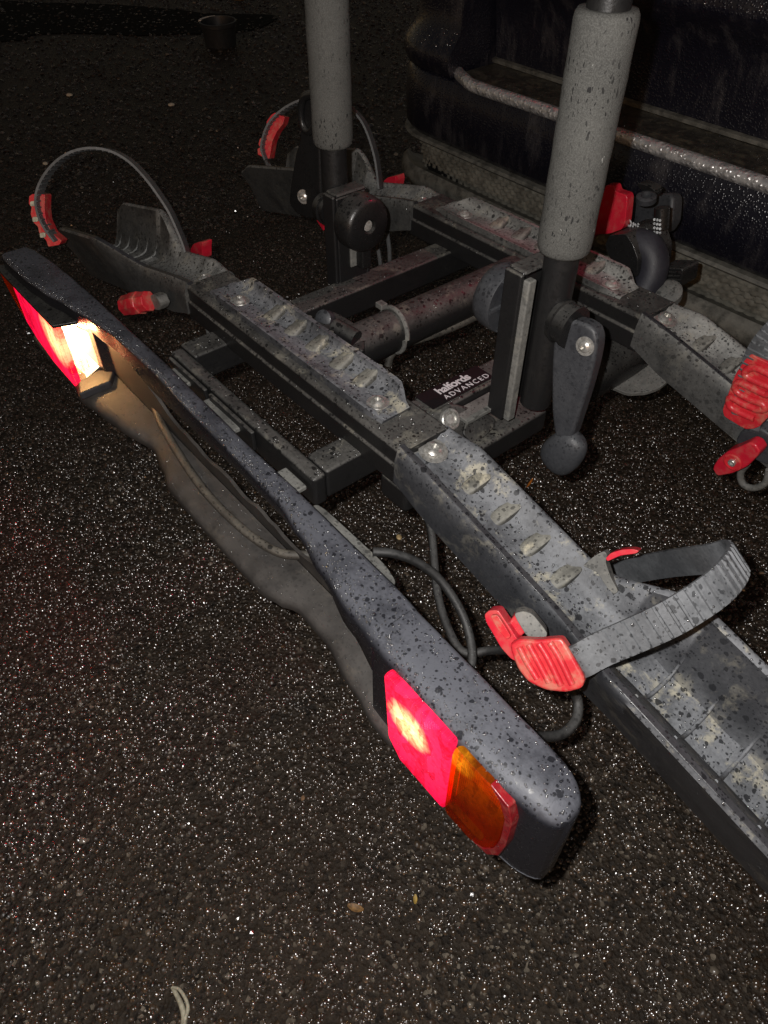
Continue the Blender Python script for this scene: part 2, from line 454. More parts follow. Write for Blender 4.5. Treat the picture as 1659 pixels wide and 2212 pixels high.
def ribbon(path, W, width, thick, n=6, ridge=0.0, side=1, flat=0.0, pitch=.0082):
    """a toothed band: path = centre line, W = direction across it, flat = plain length at the start"""
    raw = spline(path, 12); cum = [0]
    for p, q in zip(raw, raw[1:]): cum.append(cum[-1] + (q - p).length)
    L = cum[-1]
    def at(d):
        d = max(0, min(L, d))
        for i in range(len(cum) - 1):
            if d <= cum[i + 1]:
                t = (d - cum[i]) / max(1e-9, cum[i + 1] - cum[i]); return raw[i].lerp(raw[i + 1], t)
        return raw[-1]
    st = []
    if ridge:
        k = 0
        while k * pitch < L:
            z = k * pitch; on = 1 if z > flat else 0
            st += [(z, 0), (z + pitch * .68, 0), (z + pitch * .74, on), (z + pitch * .93, on)]; k += 1
    else:
        st = [(L * i / (len(path) * n), 0) for i in range(len(path) * n + 1)]
    rings = []
    Wv = Vector(W)
    for z, on in st:
        p = at(z); d = (at(z + .002) - at(z - .002)).normalized()
        wv = (Wv - d * Wv.dot(d)).normalized(); nn = d.cross(wv) * side
        h = width * .5; up = thick * .5 + on * ridge
        rings.append([p - wv * h - nn * thick * .5, p + wv * h - nn * thick * .5,
                      p + wv * h + nn * thick * .5, p + wv * h * .88 + nn * up, p - wv * h * .88 + nn * up, p - wv * h + nn * thick * .5])
    return loft(rings)
def lerp_tab(tab, x):
    tab = sorted(tab)
    if x <= tab[0][0]: return tab[0][1:]
    for a, b in zip(tab, tab[1:]):
        if x <= b[0]:
            t = (x - a[0]) / (b[0] - a[0]); t = t * t * (3 - 2 * t)
            return tuple(p + (q - p) * t for p, q in zip(a[1:], b[1:]))
    return tab[-1][1:]
def bolt_head(c, axis, r, parent, ma='bolt', name='bolt', washer=True):
    c = Vector(c); a = Vector(axis).normalized()
    pr = []
    if washer: pr += [(0, r * 1.55), (r * .14, r * 1.5)]
    else: pr += [(0, r)]
    pr += [(r * .16, r), (r * .42, r * .93), (r * .66, r * .62), (r * .68, r * .42), (r * .34, r * .40), (r * .33, 0)]
    v, f = lathe(c, a, pr, 20)
    return link(name, v, f, ma, parent, smooth=35)

# ================================================================ THE SETTING
def ground_mat():
    m, nt, p = mat('wet_tarmac')
    g = nt.nodes.new('ShaderNodeNewGeometry'); pos = g.outputs['Position']
    v1 = voro(nt, pos, 210); v2 = voro(nt, pos, 90)
    sep = nt.nodes.new('ShaderNodeSeparateColor'); nt.links.new(v1.outputs['Color'], sep.inputs[0])
    c = mixc(nt, sep.outputs[0], (.0065, .0046, .0030), (.045, .033, .022))
    c = mixc(nt, rmp(nt, sep.outputs[1], .93, .99), c, (.20, .17, .13))
    big = noise(nt, pos, 2.2, 5, .6)
    c = mixc(nt, rmp(nt, big, .42, .62, 0, .55), c, (.022, .014, .008))
    c = mixc(nt, rmp(nt, noise(nt, pos, 38, 6, .75), .46, .66, 0, .8), c, (.040, .029, .019))
    c = mixc(nt, rmp(nt, noise(nt, pos, 17, 5, .7), .52, .70, 0, .7), c, (.006, .005, .004))
    nt.links.new(c, p.inputs['Base Color'])
    p.inputs['Roughness'].default_value = .55; p.inputs['Specular IOR Level'].default_value = .35
    h = mth(nt, 'ADD', mth(nt, 'MULTIPLY', v1.outputs['Distance'], .6), mth(nt, 'ADD', noise(nt, pos, 120, 6, .7), mth(nt, 'MULTIPLY', v2.outputs['Distance'], .8)))
    b = nt.nodes.new('ShaderNodeBump'); b.inputs['Strength'].default_value = .9; b.inputs['Distance'].default_value = .004
    nt.links.new(h, b.inputs['Height']); nt.links.new(b.outputs[0], p.inputs['Normal'])
    return m
M['ground'] = ground_mat()
def chip_mat():
    m, nt, p = mat('wet_stone_chips')
    g = nt.nodes.new('ShaderNodeNewGeometry'); pos = g.outputs['Position']; rnd = g.outputs['Random Per Island']
    c = mixc(nt, rnd, (.0065, .0043, .0026), (.045, .032, .020))
    w = nt.nodes.new('ShaderNodeTexWhiteNoise'); w.noise_dimensions = '1D'; nt.links.new(rnd, w.inputs['W'])
    c = mixc(nt, rmp(nt, w.outputs['Value'], .945, .99), c, (.19, .165, .13))
    w3 = nt.nodes.new('ShaderNodeTexWhiteNoise'); w3.noise_dimensions = '1D'
    nt.links.new(mth(nt, 'MULTIPLY', rnd, 3.1), w3.inputs['W'])
    c = mixc(nt, rmp(nt, w3.outputs['Value'], .55, .95, 0, .6), c, (.080, .047, .024))
    big = noise(nt, pos, 2.6, 6, .62)
    c = mixc(nt, rmp(nt, big, .40, .64, 0, .8), c, (.030, .017, .009))
    nt.links.new(c, p.inputs['Base Color'])
    w2 = nt.nodes.new('ShaderNodeTexWhiteNoise'); w2.noise_dimensions = '1D'
    nt.links.new(mth(nt, 'MULTIPLY', rnd, 7.3), w2.inputs['W'])
    nt.links.new(rmp(nt, w2.outputs['Value'], .35, .9, .20, .5), p.inputs['Roughness'])
    p.inputs['Specular IOR Level'].default_value = .8
    b = nt.nodes.new('ShaderNodeBump'); b.inputs['Strength'].default_value = .3; b.inputs['Distance'].default_value = .0006
    nt.links.new(noise(nt, pos, 420, 3, .6), b.inputs['Height']); nt.links.new(b.outputs[0], p.inputs['Normal'])
    # standing water film on the wetter stones
    gl = nt.nodes.new('ShaderNodeBsdfGlossy'); gl.inputs['Roughness'].default_value = .24
    wetm = mth(nt, 'MULTIPLY', rmp(nt, w2.outputs['Value'], .80, .10, .01, .175), rmp(nt, noise(nt, pos, 4, 5, .65), .34, .62, .15, 1.1))
    nt.links.new(wetm, gl.inputs['Color'])
    ad = nt.nodes.new('ShaderNodeAddShader'); nt.links.new(p.outputs[0], ad.inputs[0]); nt.links.new(gl.outputs[0], ad.inputs[1])
    nt.links.new(ad.outputs[0], nt.nodes['Material Output'].inputs[0])
    return m
M['chips'] = chip_mat()

gv = [(-40, -40, 0), (40, -40, 0), (40, 40, 0), (-40, 40, 0)]
ground = link('tarmac', gv, [(0, 1, 2, 3)], 'ground', recalc=False)
tag(ground, kind='structure')

def stone_chips():
    N = 150000
    ang = rng.uniform(R(20), R(215), N)
    u = rng.uniform(0, 1, N)
    x = rng.uniform(-3.2, 0.45, N * 3); y = rng.uniform(-.55, 2.6, N * 3)
    d = np.hypot(x, y)
    keep = rng.uniform(0, 1, N * 3) < np.clip((3.4 - d) / 2.2, 0, 1) ** 1.6
    # outside the photographed wedge nothing is needed
    keep &= ~((y > 1.5) & (x > -1.0))
    x, y = x[keep][:N], y[keep][:N]; n = len(x)
    r = np.minimum(rng.gamma(4, .00050, n) + .0009, .0052)
    # farther off only the bigger stones are worth setting
    fa = rng.uniform(R(118), R(205), 30000); fd = 2.2 + 4.6 * rng.uniform(0, 1, 30000) ** 1.15
    x = np.concatenate([x, np.cos(fa) * fd]); y = np.concatenate([y, np.sin(fa) * fd])
    r = np.concatenate([r, rng.uniform(.0035, .0085, 30000) * (.55 + .16 * fd)]); n = len(x)
    k = 5
    a0 = rng.uniform(0, 2 * np.pi, n)
    th = a0[:, None] + np.arange(k)[None] * 2 * np.pi / k + rng.uniform(-.35, .35, (n, k))
    el = rng.uniform(.75, 1.3, (n, k))
    tilt = rng.normal(0, .30, (n, 2))
    cs, sn = np.cos(th) * el, np.sin(th) * el
    h = r * rng.uniform(.34, .66, n)
    def ring(sc, base):
        X = cs * r[:, None] * sc; Y = sn * r[:, None] * sc
        Z = base[:, None] + X * tilt[:, :1] + Y * tilt[:, 1:]
        return np.stack([x[:, None] + X, y[:, None] + Y, Z], -1)
    top = ring(.62, h); bot = ring(1.08, -.0012 + 0 * h)
    apex = np.stack([x + rng.normal(0, .15, n) * r, y + rng.normal(0, .15, n) * r, h * 1.22], -1)[:, None]
    v = np.concatenate([top, bot, apex], 1).reshape(-1, 3)
    base = (np.arange(n) * (2 * k + 1))[:, None]
    tri = []
    for j in range(k): tri.append([2 * k, j, (j + 1) % k])
    for j in range(k):
        b = (j + 1) % k
        tri.append([j, k + j, k + b]); tri.append([j, k + b, b])
    tri = np.array(tri)
    F = (base[:, :, None] + tri[None]).reshape(-1, 3)
    me = bpy.data.meshes.new('stone_chips')
    me.vertices.add(len(v)); me.vertices.foreach_set('co', v.ravel())
    me.loops.add(F.size); me.loops.foreach_set('vertex_index', F.ravel().astype(np.int32))
    me.polygons.add(len(F)); me.polygons.foreach_set('loop_start', np.arange(0, F.size, 3, dtype=np.int32))
    me.update(calc_edges=True)
    sm = rng.uniform(0, 1, n) < .97
    me.polygons.foreach_set('use_smooth', np.repeat(sm, len(tri)))
    me.materials.append(M['chips'])
    o = bpy.data.objects.new('stone_chips', me); COL.objects.link(o)
    tag(o, 'wet dark stone chips set in the tarmac surface', 'gravel', kind='stuff')
stone_chips()

# a flat matte black patch on the ground at the far left
def patch():
    m, nt, p = mat('matte_black_sheet')
    p.inputs['Base Color'].default_value = (.002, .002, .002, 1); p.inputs['Roughness'].default_value = .8; p.inputs['Specular IOR Level'].default_value = .1
    M['patch'] = m
    px = [(-60, 98), (0, 155 * .575), (55, 85), (70, 75), (150, 71), (230, 73), (300, 76), (380, 73), (470, 72), (515, 68), (560, 60), (590, 45), (600, 38), (585, 32), (520, 30), (440, 28), (380, 20), (250, 10), (60, 4), (-80, 2)]
    pts = [onz(p, .004) for p in px]
    pts = spline(pts + [pts[0]], 3)[:-1]
    v, f = prism(pts, (0, 0, -.003))
    o = link('black_patch', v, f, 'patch', smooth=30)
    tag(o, kind='structure')
patch()

# ================================================================ THE CAR
CX0 = -.605
car = empty('parked_car', (CX0, 1.6, 0)); WLOC[car.name] = Vector((CX0, 1.6, 0))
tag(car, 'dark navy parked car seen from behind, wet bumper with chrome step and mesh grille', 'car')
HB = .765
def plan(s):
    """outline of the tail in plan, s = distance from the middle; returns point and outward normal"""
    a = abs(s); sg = -1 if s < 0 else 1
    y0 = 1.25
    if a < HB: return Vector((CX0 + s, y0 + .012 * (a / .7) ** 2)), Vector((0, -1))
    r = .165; t = min((a - HB) / r, 1.5708)
    c = Vector((CX0 + sg * HB, y0 + .012 * (HB / .7) ** 2 + r))
    n = Vector((sg * math.sin(t), -math.cos(t)))
    p = c + n * r
    if a - HB > r * 1.5708: p = p + Vector((0, 1)) * (a - HB - r * 1.5708)
    return p, n
def band(name, ss, prof, ma, parent=car, thick=None, **k):
    rings = []
    for s in ss:
        p, n = plan(s)
        rings.append([Vector((p.x - n.x * d, p.y - n.y * d, z)) for d, z in prof])
    v, f = loft(rings, closed=True, caps=True)
    return link(name, v, f, ma, parent, **k)
def srange(a, b, n): return [a + (b - a) * i / (n - 1) for i in range(n)]
full = srange(-1.5, 1.5, 90)
mid = srange(-.672, .672, 50)
# lower bumper skin
band('bumper', full, [(.012, .345), (.0, .36), (-.004, .42), (.002, .478), (.012, .489), (.2, .487), (.2, .33)], 'paint', smooth=50)
# step over the bumper with its chrome rim
band('bumper_step', srange(-.665, .665, 50), [(.012, .490), (.012, .4985), (.03, .502), (.105, .504), (.13, .503), (.13, .490)], 'ledge', smooth=50)
rim = []
for p in [(986, 104), (977, 118), (977, 136), (988, 155), (1006, 173)]: rim.append(onz(p, .495))
for s in srange(-.60, .80, 12): rim.append(Vector((CX0 + s, 1.257, .4915)))
v, f = tube(rim, .0125, 14, 4)
link('chrome_rim', v, f, 'rimchrome', car, smooth=60)
# body-colour corners rising beside the step
for sg in (-1, 1):
    ss = srange(sg * .682, sg * 1.5, 40)
    if sg < 0: ss = ss[::-1]
    band('bumper_corner', ss, [(.0, .490), (-.008, .505), (-.011, .520), (-.006, .535), (.010, .553), (.022, .572), (.026, .61), (.024, .70), (.022, .80), (.03, 1.05), (.03, 1.34), (.2, 1.34), (.2, .490)], 'paint', smooth=50)
# tailgate with its overhanging upper skin
band('tailgate', mid, [(.128, .505), (.122, .56), (.112, .62), (.088, .66), (.056, .688), (.052, .700), (.070, .735), (.104, .79), (.12, .95), (.085, 1.12), (.09, 1.3), (.3, 1.3), (.3, .505)], 'paint', smooth=50)
band('tailgate_seam', mid, [(.124, .5045), (.118, .5045), (.116, .512), (.126, .514)], 'trim', smooth=30)
# lower grille
def grille():
    nx, nz = 300, 44
    x0, x1 = -1.43, .20; zb, zt = .255, .352
    V = []; F = []
    for i in range(nx + 1):
        for j in range(nz + 1):
            x = x0 + (x1 - x0) * i / nx; z = zb + (zt - zb) * j / nz
            s = x - CX0; p, n = plan(s)
            u = (x - x0) / .021; vv = (z - zb) / .0115
            row = math.floor(vv); fu = (u + .5 * (row % 2)) % 1.0; fv = vv - row
            hgt = max(0, 1 - ((fu - .5) * 2) ** 2) * (.35 + .65 * (1 - fv))
            edge = abs(2 * fu - 1) ** 2
            hh = .0065 * (hgt if fv > edge * .5 else hgt * .35)
            d = .022 - hh + .02 * (zt - z) / (zt - zb)
            V.append((p.x - n.x * d, p.y - n.y * d, z))
    for i in range(nx):
        for j in range(nz):
            a = i * (nz + 1) + j; F.append((a, a + nz + 1, a + nz + 2, a + 1))
    return link('mesh_grille', V, F, 'grille', car, smooth=60)
grille()
band('grille_border', srange(-.93, .93, 60), [(.020, .350), (-.002, .346), (-.005, .340), (.0, .335), (.022, .337)], 'trim', smooth=50)
band('lower_lip', srange(-.92, .92, 60), [(.06, .256), (.016, .262), (.002, .272), (-.008, .262), (-.012, .242), (.0, .222), (.06, .205)], 'trim', smooth=50)
v, f = tube([Vector((CX0 - .75, 1.235, .226)), Vector((CX0 - .735, 1.205, .245)), Vector((CX0 - .70, 1.20, .250)), Vector((CX0 - .6, 1.195, .250)), Vector((CX0 - .45, 1.195, .247)), Vector((CX0 - .3, 1.2, .235))], .010, 10, 5)
link('bright_lip_strip', v, f, 'brighttrim', car, smooth=60)
v, f = box((CX0 - .8, 1.30, .20), (CX0 + .8, 1.8, .34))
link('underbody', v, f, 'black', car, bevel=.02)
# unseen tail lamps, assumed from the red light on the rack
for sg in (-1, 1):
    lx = CX0 + sg * .74
    v, f = box((lx - .07, 1.235, .98), (lx + .07, 1.30, 1.30))
    link('assumed_tail_lamp', v, f, 'assumed_carlamp', car, bevel=.015)
# assumed brake lamp, out of view; narrow red spot added to tint the rack
v, f = box((-.56, 1.285, 1.14), (-.36, 1.33, 1.17)); link('assumed_brake_lamp', v, f, 'assumed_carlamp', car, bevel=.006)
L = bpy.data.lights.new('assumed_brake_spot', 'SPOT'); L.energy = 4.2; L.color = (1, .03, .12); L.shadow_soft_size = .005  # added spot, aimed to make the red patches on the rack
L.spot_size = R(25); L.spot_blend = .5
lo = bpy.data.objects.new('assumed_brake_spot', L); lo.location = (-.46, 1.27, 1.155); COL.objects.link(lo)
lo.rotation_euler = (Vector((-.60, .59, .48)) - lo.location).to_track_quat('-Z', 'Y').to_euler()

# ================================================================ THE BIKE RACK
ROOT = Vector((CX0, .55, .42))
rack = empty('bike_rack', ROOT); WLOC[rack.name] = ROOT
tag(rack, 'black folding bike rack with red strap clips and lit light bar behind the car', 'bike rack')

# ---- frame
for x0, x1 in ((-.760, -.722), (-.491, -.455)):
    v, f = box((x0, .304, .432), (x1, .83, .470)); link('cross_beam', v, f, 'steel', rack, bevel=.004)
v, f = box((-.752, .286, .430), (-.453, .3035, .4705)); link('front_crossbar', v, f, 'steel', rack, bevel=.005)
# inner lip of the crossbar, broken by a notch
g = Geo()
g.add(*box((-.748, .2805, .44), (-.66, .2858, .466))).add(*box((-.652, .2805, .44), (-.56, .2858, .466)))
g.obj('crossbar_lip', 'steel', rack, bevel=.002)
# grey plates tying the light bar to the crossbar
for a, b in ((-.735, -.695), (-.655, -.585), (-.50, -.462)):
    v, f = box((a, .2655, .452), (b, .2858 if a < -.7 else .284, .458)); link('tie_plate', v, f, 'dustygrey', rack, bevel=.002)
v, f = prism(roundpoly([(-.452, .270), (-.452, .289), (-.345, .289), (-.322, .284), (-.320, .270)], .2, 3) and [(x, y, .438) for x, y in roundpoly([(-.452, .272), (-.452, .2895), (-.345, .2895), (-.322, .284), (-.316, .272)], .25, 3)], (0, 0, -.005))
link('mounting_strip', v, f, 'dustygrey', rack, bevel=.001)
# spine tube under the rails
v, f = lathe((CX0 + .004, .44, .481), (0, 1, 0), [(0, .0255), (.0, .0262), (.43, .0262), (.431, .02)], 32); link('spine_tube', v, f, 'steel', rack, smooth=50)
# folding yoke at the end of the spine
g = Geo()
g.add(*slab(roundpoly([(672, 690), (700, 668), (730, 675), (790, 712), (786, 760), (752, 745), (690, 712)], .2), (-.62, .43, .50), (0, 0, 1), .03))
g.obj('pivot_yoke', 'black', rack, bevel=.004)
v, f = lathe(onz((708, 690), .497), (.3, -.8, .5), [(0, .011), (.012, .011), (.014, .008), (.014, .0)], 18); link('yoke_bolt', v, f, 'lever', rack)
v, f = tube([onz((722, 706), .510), onz((770, 733), .505)], .0105, 12, 1); link('yoke_pin', v, f, 'black', rack, smooth=50)
# clip and cable on the spine
cl = [Vector((CX0 + .004 + .0275 * math.cos(t), .515 + .004 * math.sin(t * .7), .481 + .0275 * math.sin(t))) for t in [2 * math.pi * k / 24 for k in range(25)]]
v, f = tube(cl, .0032, 8, 1); link('cable_tie', v, f, 'dustygrey', rack)
v, f = box((CX0 - .020, .507, .505), (CX0 - .008, .517, .512)); link('tie_head', v, f, 'dustygrey', rack, bevel=.001)
v, f = tube([onz((838, 790), .425), onz((846, 765), .44), onz((878, 742), .452), onz((930, 725), .455), onz((990, 702), .455), onz((1050, 672), .455), onz((1090, 650), .44)], .0052, 10, 5); link('cable', v, f, 'muddy_cable', rack, smooth=60)

# ---- wheel rails, one set per bike
DY = .3815
def centre_rail(dy, back):
    ma = 'steel'
    y0, y1 = .352 + dy, .416 + dy
    g = Geo(); xs = srange(-.815, -.395, 18)
    rings = []
    for x in xs:
        t = (x + .605) / .21; lift = 0
        rings.append([Vector((x, y0 - .003, .466 - .002)), Vector((x, y0 - .003, .487)), Vector((x, y0, .489)), Vector((x, y0, .505)), Vector((x, y0 + .004, .509)),
                      Vector((x, y1 - .004, .509)), Vector((x, y1, .505)), Vector((x, y1, .4705))])
    v, f = loft(rings); link('centre_rail', v, f, ma, rack, smooth=35, bevel=.0015)
    # tread liner on the rail: a shallow trough with a raised far lip
    xs = srange(-.777, -.441, 40); rings = []
    for x in xs:
        e = min(x + .777, -.441 - x) / .03; e = max(0, min(1, e)); e = e * e * (3 - 2 * e)
        yn = y0 + .011 + (1 - e) * .004; yf = y1 - .004 - (1 - e) * .012
        zl = .512 + .004 * e; zf = .512 + .013 * e; fl = .5115
        rings.append([Vector((x, yn - .002, .5092)), Vector((x, yn, zl)), Vector((x, yn + .004, zl)), Vector((x, yn + .009, fl)), Vector((x, yn + .018, fl - .0006)),
                      Vector((x, yf - .018, fl - .0006)), Vector((x, yf - .008, fl + .003 * e)), Vector((x, yf - .003, zf)), Vector((x, yf + .002, zf)), Vector((x, yf + .004, .5092))])
    v, f = loft(rings); ln = link('tread_liner', v, f, 'far_tray' if back else 'tray', rack, smooth=50)
    for i, x in enumerate((-.679, -.636, -.594, -.549, -.508)):
        bump(Vector((x, y0 + .047, fl - .003)), (1, .25, 0), .0115, .0180, .0185, ln, back)
    for x in (-.733, -.468):
        bolt_head((x, (y0 + y1) * .5 - .002, fl), (0, 0, 1), .0078, ln, 'dullbolt' if back else 'bolt')
def bump(c, along, hx, hy, hz, parent, back=False):
    """a raised rounded cleat in the tread"""
    c = Vector(c); a = Vector(along).normalized(); b = Vector((0, 1, 0)); n = a.cross(b).normalized()
    rings = []
    for k, (s, h) in enumerate(((1.0, 0), (.93, .55), (.75, .9), (.4, 1.0))):
        ring = []
        for t in [2 * math.pi * j / 20 for j in range(20)]:
            cx, cy = math.cos(t), math.sin(t)
            q = (abs(cx) ** 3.2 + abs(cy) ** 3.2) ** (-1 / 3.2)
            ring.append(c + a * (hx * s * cx * q + .35 * hx * (1 - s)) + b * (hy * s * cy * q + .004 * h) + n * hz * h * (.62 + .38 * max(-1, min(1, cy * q * s + .3 * cx * q))))
        rings.append(ring)
    v, f = loft(rings); return link('tread_cleat', v, f, 'far_cleat' if back else 'cleat', parent, smooth=45)
SL = .25
def tray(dy, sg, back, flap0, flap1, end):
    """outer wheel tray, sloping down from its hinge; u runs outward from the hinge"""
    hx = -.400 if sg > 0 else -.812
    us = sorted(set([0, .004, .012, .02, .03] + srange(.04, end, 70)))
    sm = lambda a, b, t: (lambda q: q * q * (3 - 2 * q))(max(0, min(1, (t - a) / (b - a))))
    rings = []
    for u in us:
        x = hx + sg * u; z = .510 - SL * u
        k = sm(flap0, flap1, u)                      # the cup's side flaps rise
        e = sm(0, .050, u)
        ke = k * (1 - .25 * sm(end - .03, end, u))
        yn = .352 + dy - .034 * k; yf = .416 + dy + .012 * k + .002 * e
        hn = .002 + .002 * e + .044 * ke; hf = -.003 + .011 * e + .05 * ke
        fn = .352 + dy - .006 * k; ff = .414 + dy + .004 * k
        rip = .0016 * math.sin(u * 120) * k
        ob = -.045 + .006 * (1 - e)
        rings.append([Vector((x, .346 + dy + .004 * k, z + ob)), Vector((x, .347 + dy - .012 * k, z - .012 + .012 * k)), Vector((x, yn - .0012, z + hn - .002)), Vector((x, yn + .0006, z + hn + .0014)), Vector((x, yn + .005, z + hn - .001)),
                      Vector((x, fn + .007 + .004 * k, z - .004 + .014 * k)), Vector((x, fn + .013 + .004 * k, z - .008 + rip)), Vector((x, (fn + ff) * .5, z - .010 + rip)), Vector((x, ff - .018 + .004 * k, z - .008 + rip)), Vector((x, ff - .011 + .004 * k, z - .003 + .010 * k)),
                      Vector((x, yf - .0075, z + hf - .0012)), Vector((x, yf - .004, z + hf + .0006)), Vector((x, yf, z + hf)), Vector((x, yf + .0045, z + hf - .005)), Vector((x, .420 + dy + .006 * k, z - .010)), Vector((x, .420 + dy, z + ob))])
    v, f = loft(rings)
    t = link('wheel_tray', v, f, 'far_tray' if back else 'tray', rack, smooth=50)
    al = Vector((sg, 0, -SL)).normalized(); nn = Vector((SL * sg, 0, 1)).normalized()
    def at(u, y, dz): return Vector((hx + sg * u, y + dy, .510 - SL * u + dz))
    rr = []
    for u in srange(-.001, end - .004, 60):
        k = sm(flap0, flap1, u); e = sm(0, .028, u); ke = k * (1 - .25 * sm(end - .03, end, u))
        y = .352 - .034 * k; h = .002 + .002 * e + .044 * ke
        rr.append([at(u, y + .0016, h - .003), at(u, y + .0016, h + .0004), at(u, y + .0024, h + .0010), at(u, y + .0078, h + .0006), at(u, y + .0088, h - .0008), at(u, y + .0088, h - .004)])
    v, f = loft(rr); link('tray_edge', v, f, 'edge', t, smooth=40)
    bolt_head(at(.014, .385, -.0070), nn, .0098, t, 'bolt')
    for u in (.063, .103, .142, .181):
        if u > flap0 + .03: continue
        bump(at(u, .397, -.0115), al, .0090, .0185, .0170, t, back)
    # ribs across the cup
    for u in srange(flap1 + .0, end - .02, 5):
        rr = []
        for y, dz in ((.352, .028), (.366, -.002), (.385, -.008), (.405, -.004), (.416, .018), (.424, .040)):
            rr.append(at(u, y - (.0 if y > .36 else .012), dz))
        v, f = tube(rr, .0018, 6, 3); link('cup_rib', v, f, 'far_tray' if back else 'tray', t, smooth=60)
    return t
centre_rail(0, False); centre_rail(DY, True)
tray(0, 1, False, .19, .30, .475)
tray(0, -1, True, .13, .215, .375)
tray(DY, 1, True, .19, .30, .475)
tray(DY, -1, True, .15, .235, .445)

# ---- posts with foam sleeves
def post(px, py, zb, zt, f0, f1):
    v, f = lathe((px, py, 0), (0, 0, 1), [(zb, .014), (zb + .001, .0168), (zt, .0168), (zt, .01)], 32)
    p = link('post', v, f, 'steel' , rack, smooth=50)
    prof = [(f0, .0172), (f0, .0225), (f0 + .003, .0245), (f0 + .008, .0252)] + [(f0 + .008 + (f1 - f0 - .016) * i / 14, .0252 + .0003 * math.sin(i * 1.9)) for i in range(1, 14)] + [(f1 - .008, .0252), (f1 - .003, .0245), (f1, .0225), (f1, .0172)]
    v, f = lathe((px, py, 0), (0, 0, 1), prof, 40)
    link('foam_sleeve', v, f, 'foam', p, smooth=60)
    return p
post(-.397, .551, .472, 1.25, .650, .842)
post(-.792, .576, .5, 1.25, .634, .858)

def bracket(px, py, sg, z0, z1):
    """pressed U-channel that holds the post foot; sg = side of the clamp knob"""
    g = Geo()
    a = px + sg * .0172; b = px + sg * .040
    lo, hi = min(a, b), max(a, b)
    g.add(*box((lo, py - .034, z0), (hi, py - .028, z1)))
    g.add(*box((lo, py + .020, z0), (hi, py + .026, z1 - .01)))
    g.add(*box((hi - .006 if sg > 0 else lo, py - .028, z0), (hi if sg > 0 else lo + .006, py + .020, z1 - .003)))
    g.add(*box((lo, py - .028, z1 - .003), (hi, py + .020, z1 + .002)))
    return g.obj('post_bracket', 'steel', rack, bevel=.0025)
bracket(-.397, .551, -1, .452, .628)
bracket(-.792, .576, 1, .462, .588)
v, f = box((-.4165, .522, .452), (-.4075, .5335, .622)); link('bracket_liner', v, f, 'dustygrey', rack, bevel=.002)

def knob(c, sg, r=.036, t=.030):
    c = Vector(c)
    v, f = lathe(c, (sg, 0, 0), [(0, r * .82), (0, r * .97), (.003, r), (t * .65, r * .985), (t * .88, r * .93), (t, r * .8), (t + .001, r * .26), (t - .004, r * .22), (t - .005, .0)], 36)
    k = link('clamp_knob', v, f, 'lever' if sg < 0 else 'black', rack, smooth=45)
    v, f = lathe(c + Vector((sg * (t - .0045), 0, 0)), (sg, 0, 0), [(0, r * .2), (.0015, r * .19), (.0025, r * .1), (.0025, 0)], 16)
    link('knob_screw', v, f, 'dullbolt', k)
    return k
knob((-.748, .574, .554), 1)
k = knob((-.446, .546, .577), -1, .036, .028)
g = Geo()
for a in srange(0, math.pi * 5 / 3, 6):
    c0 = Vector((-.4455, .546, .577)); d = Vector((0, math.cos(a), math.sin(a)))
    g.add(*tube([c0 + d * .010, c0 + d * .034], .003, 6, 1))
g.add(*lathe((-.4465, .546, .577), (1, 0, 0), [(0, .010), (.006, .010), (.006, .004), (.0, .004)], 16))
g.obj('knob_rib', 'lever', k)
v, f = box((-.748, .573, .488), (-.733, .590, .517)); link('latch_tab', v, f, 'black', rack, bevel=.003)
v, f = box((-.7525, .566, .488), (-.7490, .588, .520)); link('latch_plate', v, f, 'dustygrey', rack, bevel=.001)

# lock levers beside the posts
pl = roundpoly([(1190, 800), (1193, 742), (1204, 712), (1224, 692), (1258, 696), (1284, 712), (1290, 738), (1284, 780), (1268, 842), (1248, 905), (1238, 936), (1232, 950), (1198, 950), (1190, 890)], .3, 2)
LN = Vector((.12, -1, .10)).normalized(); LQ = onp((1240, 800), (0, .535, 0), (0, 1, 0))
v, f = slab(pl, LQ, LN, .019)
lv = link('lock_lever', v, f, 'lever', rack, bevel=.0042, seg=3)
bolt_head(onp((1264, 748), LQ + LN * .0005, LN), LN, .0064, lv, 'bolt')
pq = LQ - LN * .008
c = onp((1219, 975), pq, LN)
ax = (onp((1256, 938), pq, LN) - onp((1184, 1004), pq, LN)).normalized(); bx = LN.cross(ax)
rings = []
for i in range(15):
    t = i / 14; a = math.cos(t * math.pi)
    rad = math.sin(t * math.pi) ** .55
    hw = .021 + .008 * (t - .35)
    rings.append([c + ax * (a * .029) + bx * math.cos(q) * hw * max(rad, .02) + LN * math.sin(q) * .014 * max(rad, .02) for q in [2 * math.pi * j / 24 for j in range(24)]])
v, f = loft(rings); link('paddle', v, f, 'lever', lv, smooth=80)
v, f = lathe((-.384, .545, .585), (1, .0, 0), [(0, .020), (.006, .022), (.007, .020), (.016, .020), (.017, .0215), (.022, .0215)], 28); link('pivot_bush', v, f, 'black', rack, smooth=40)

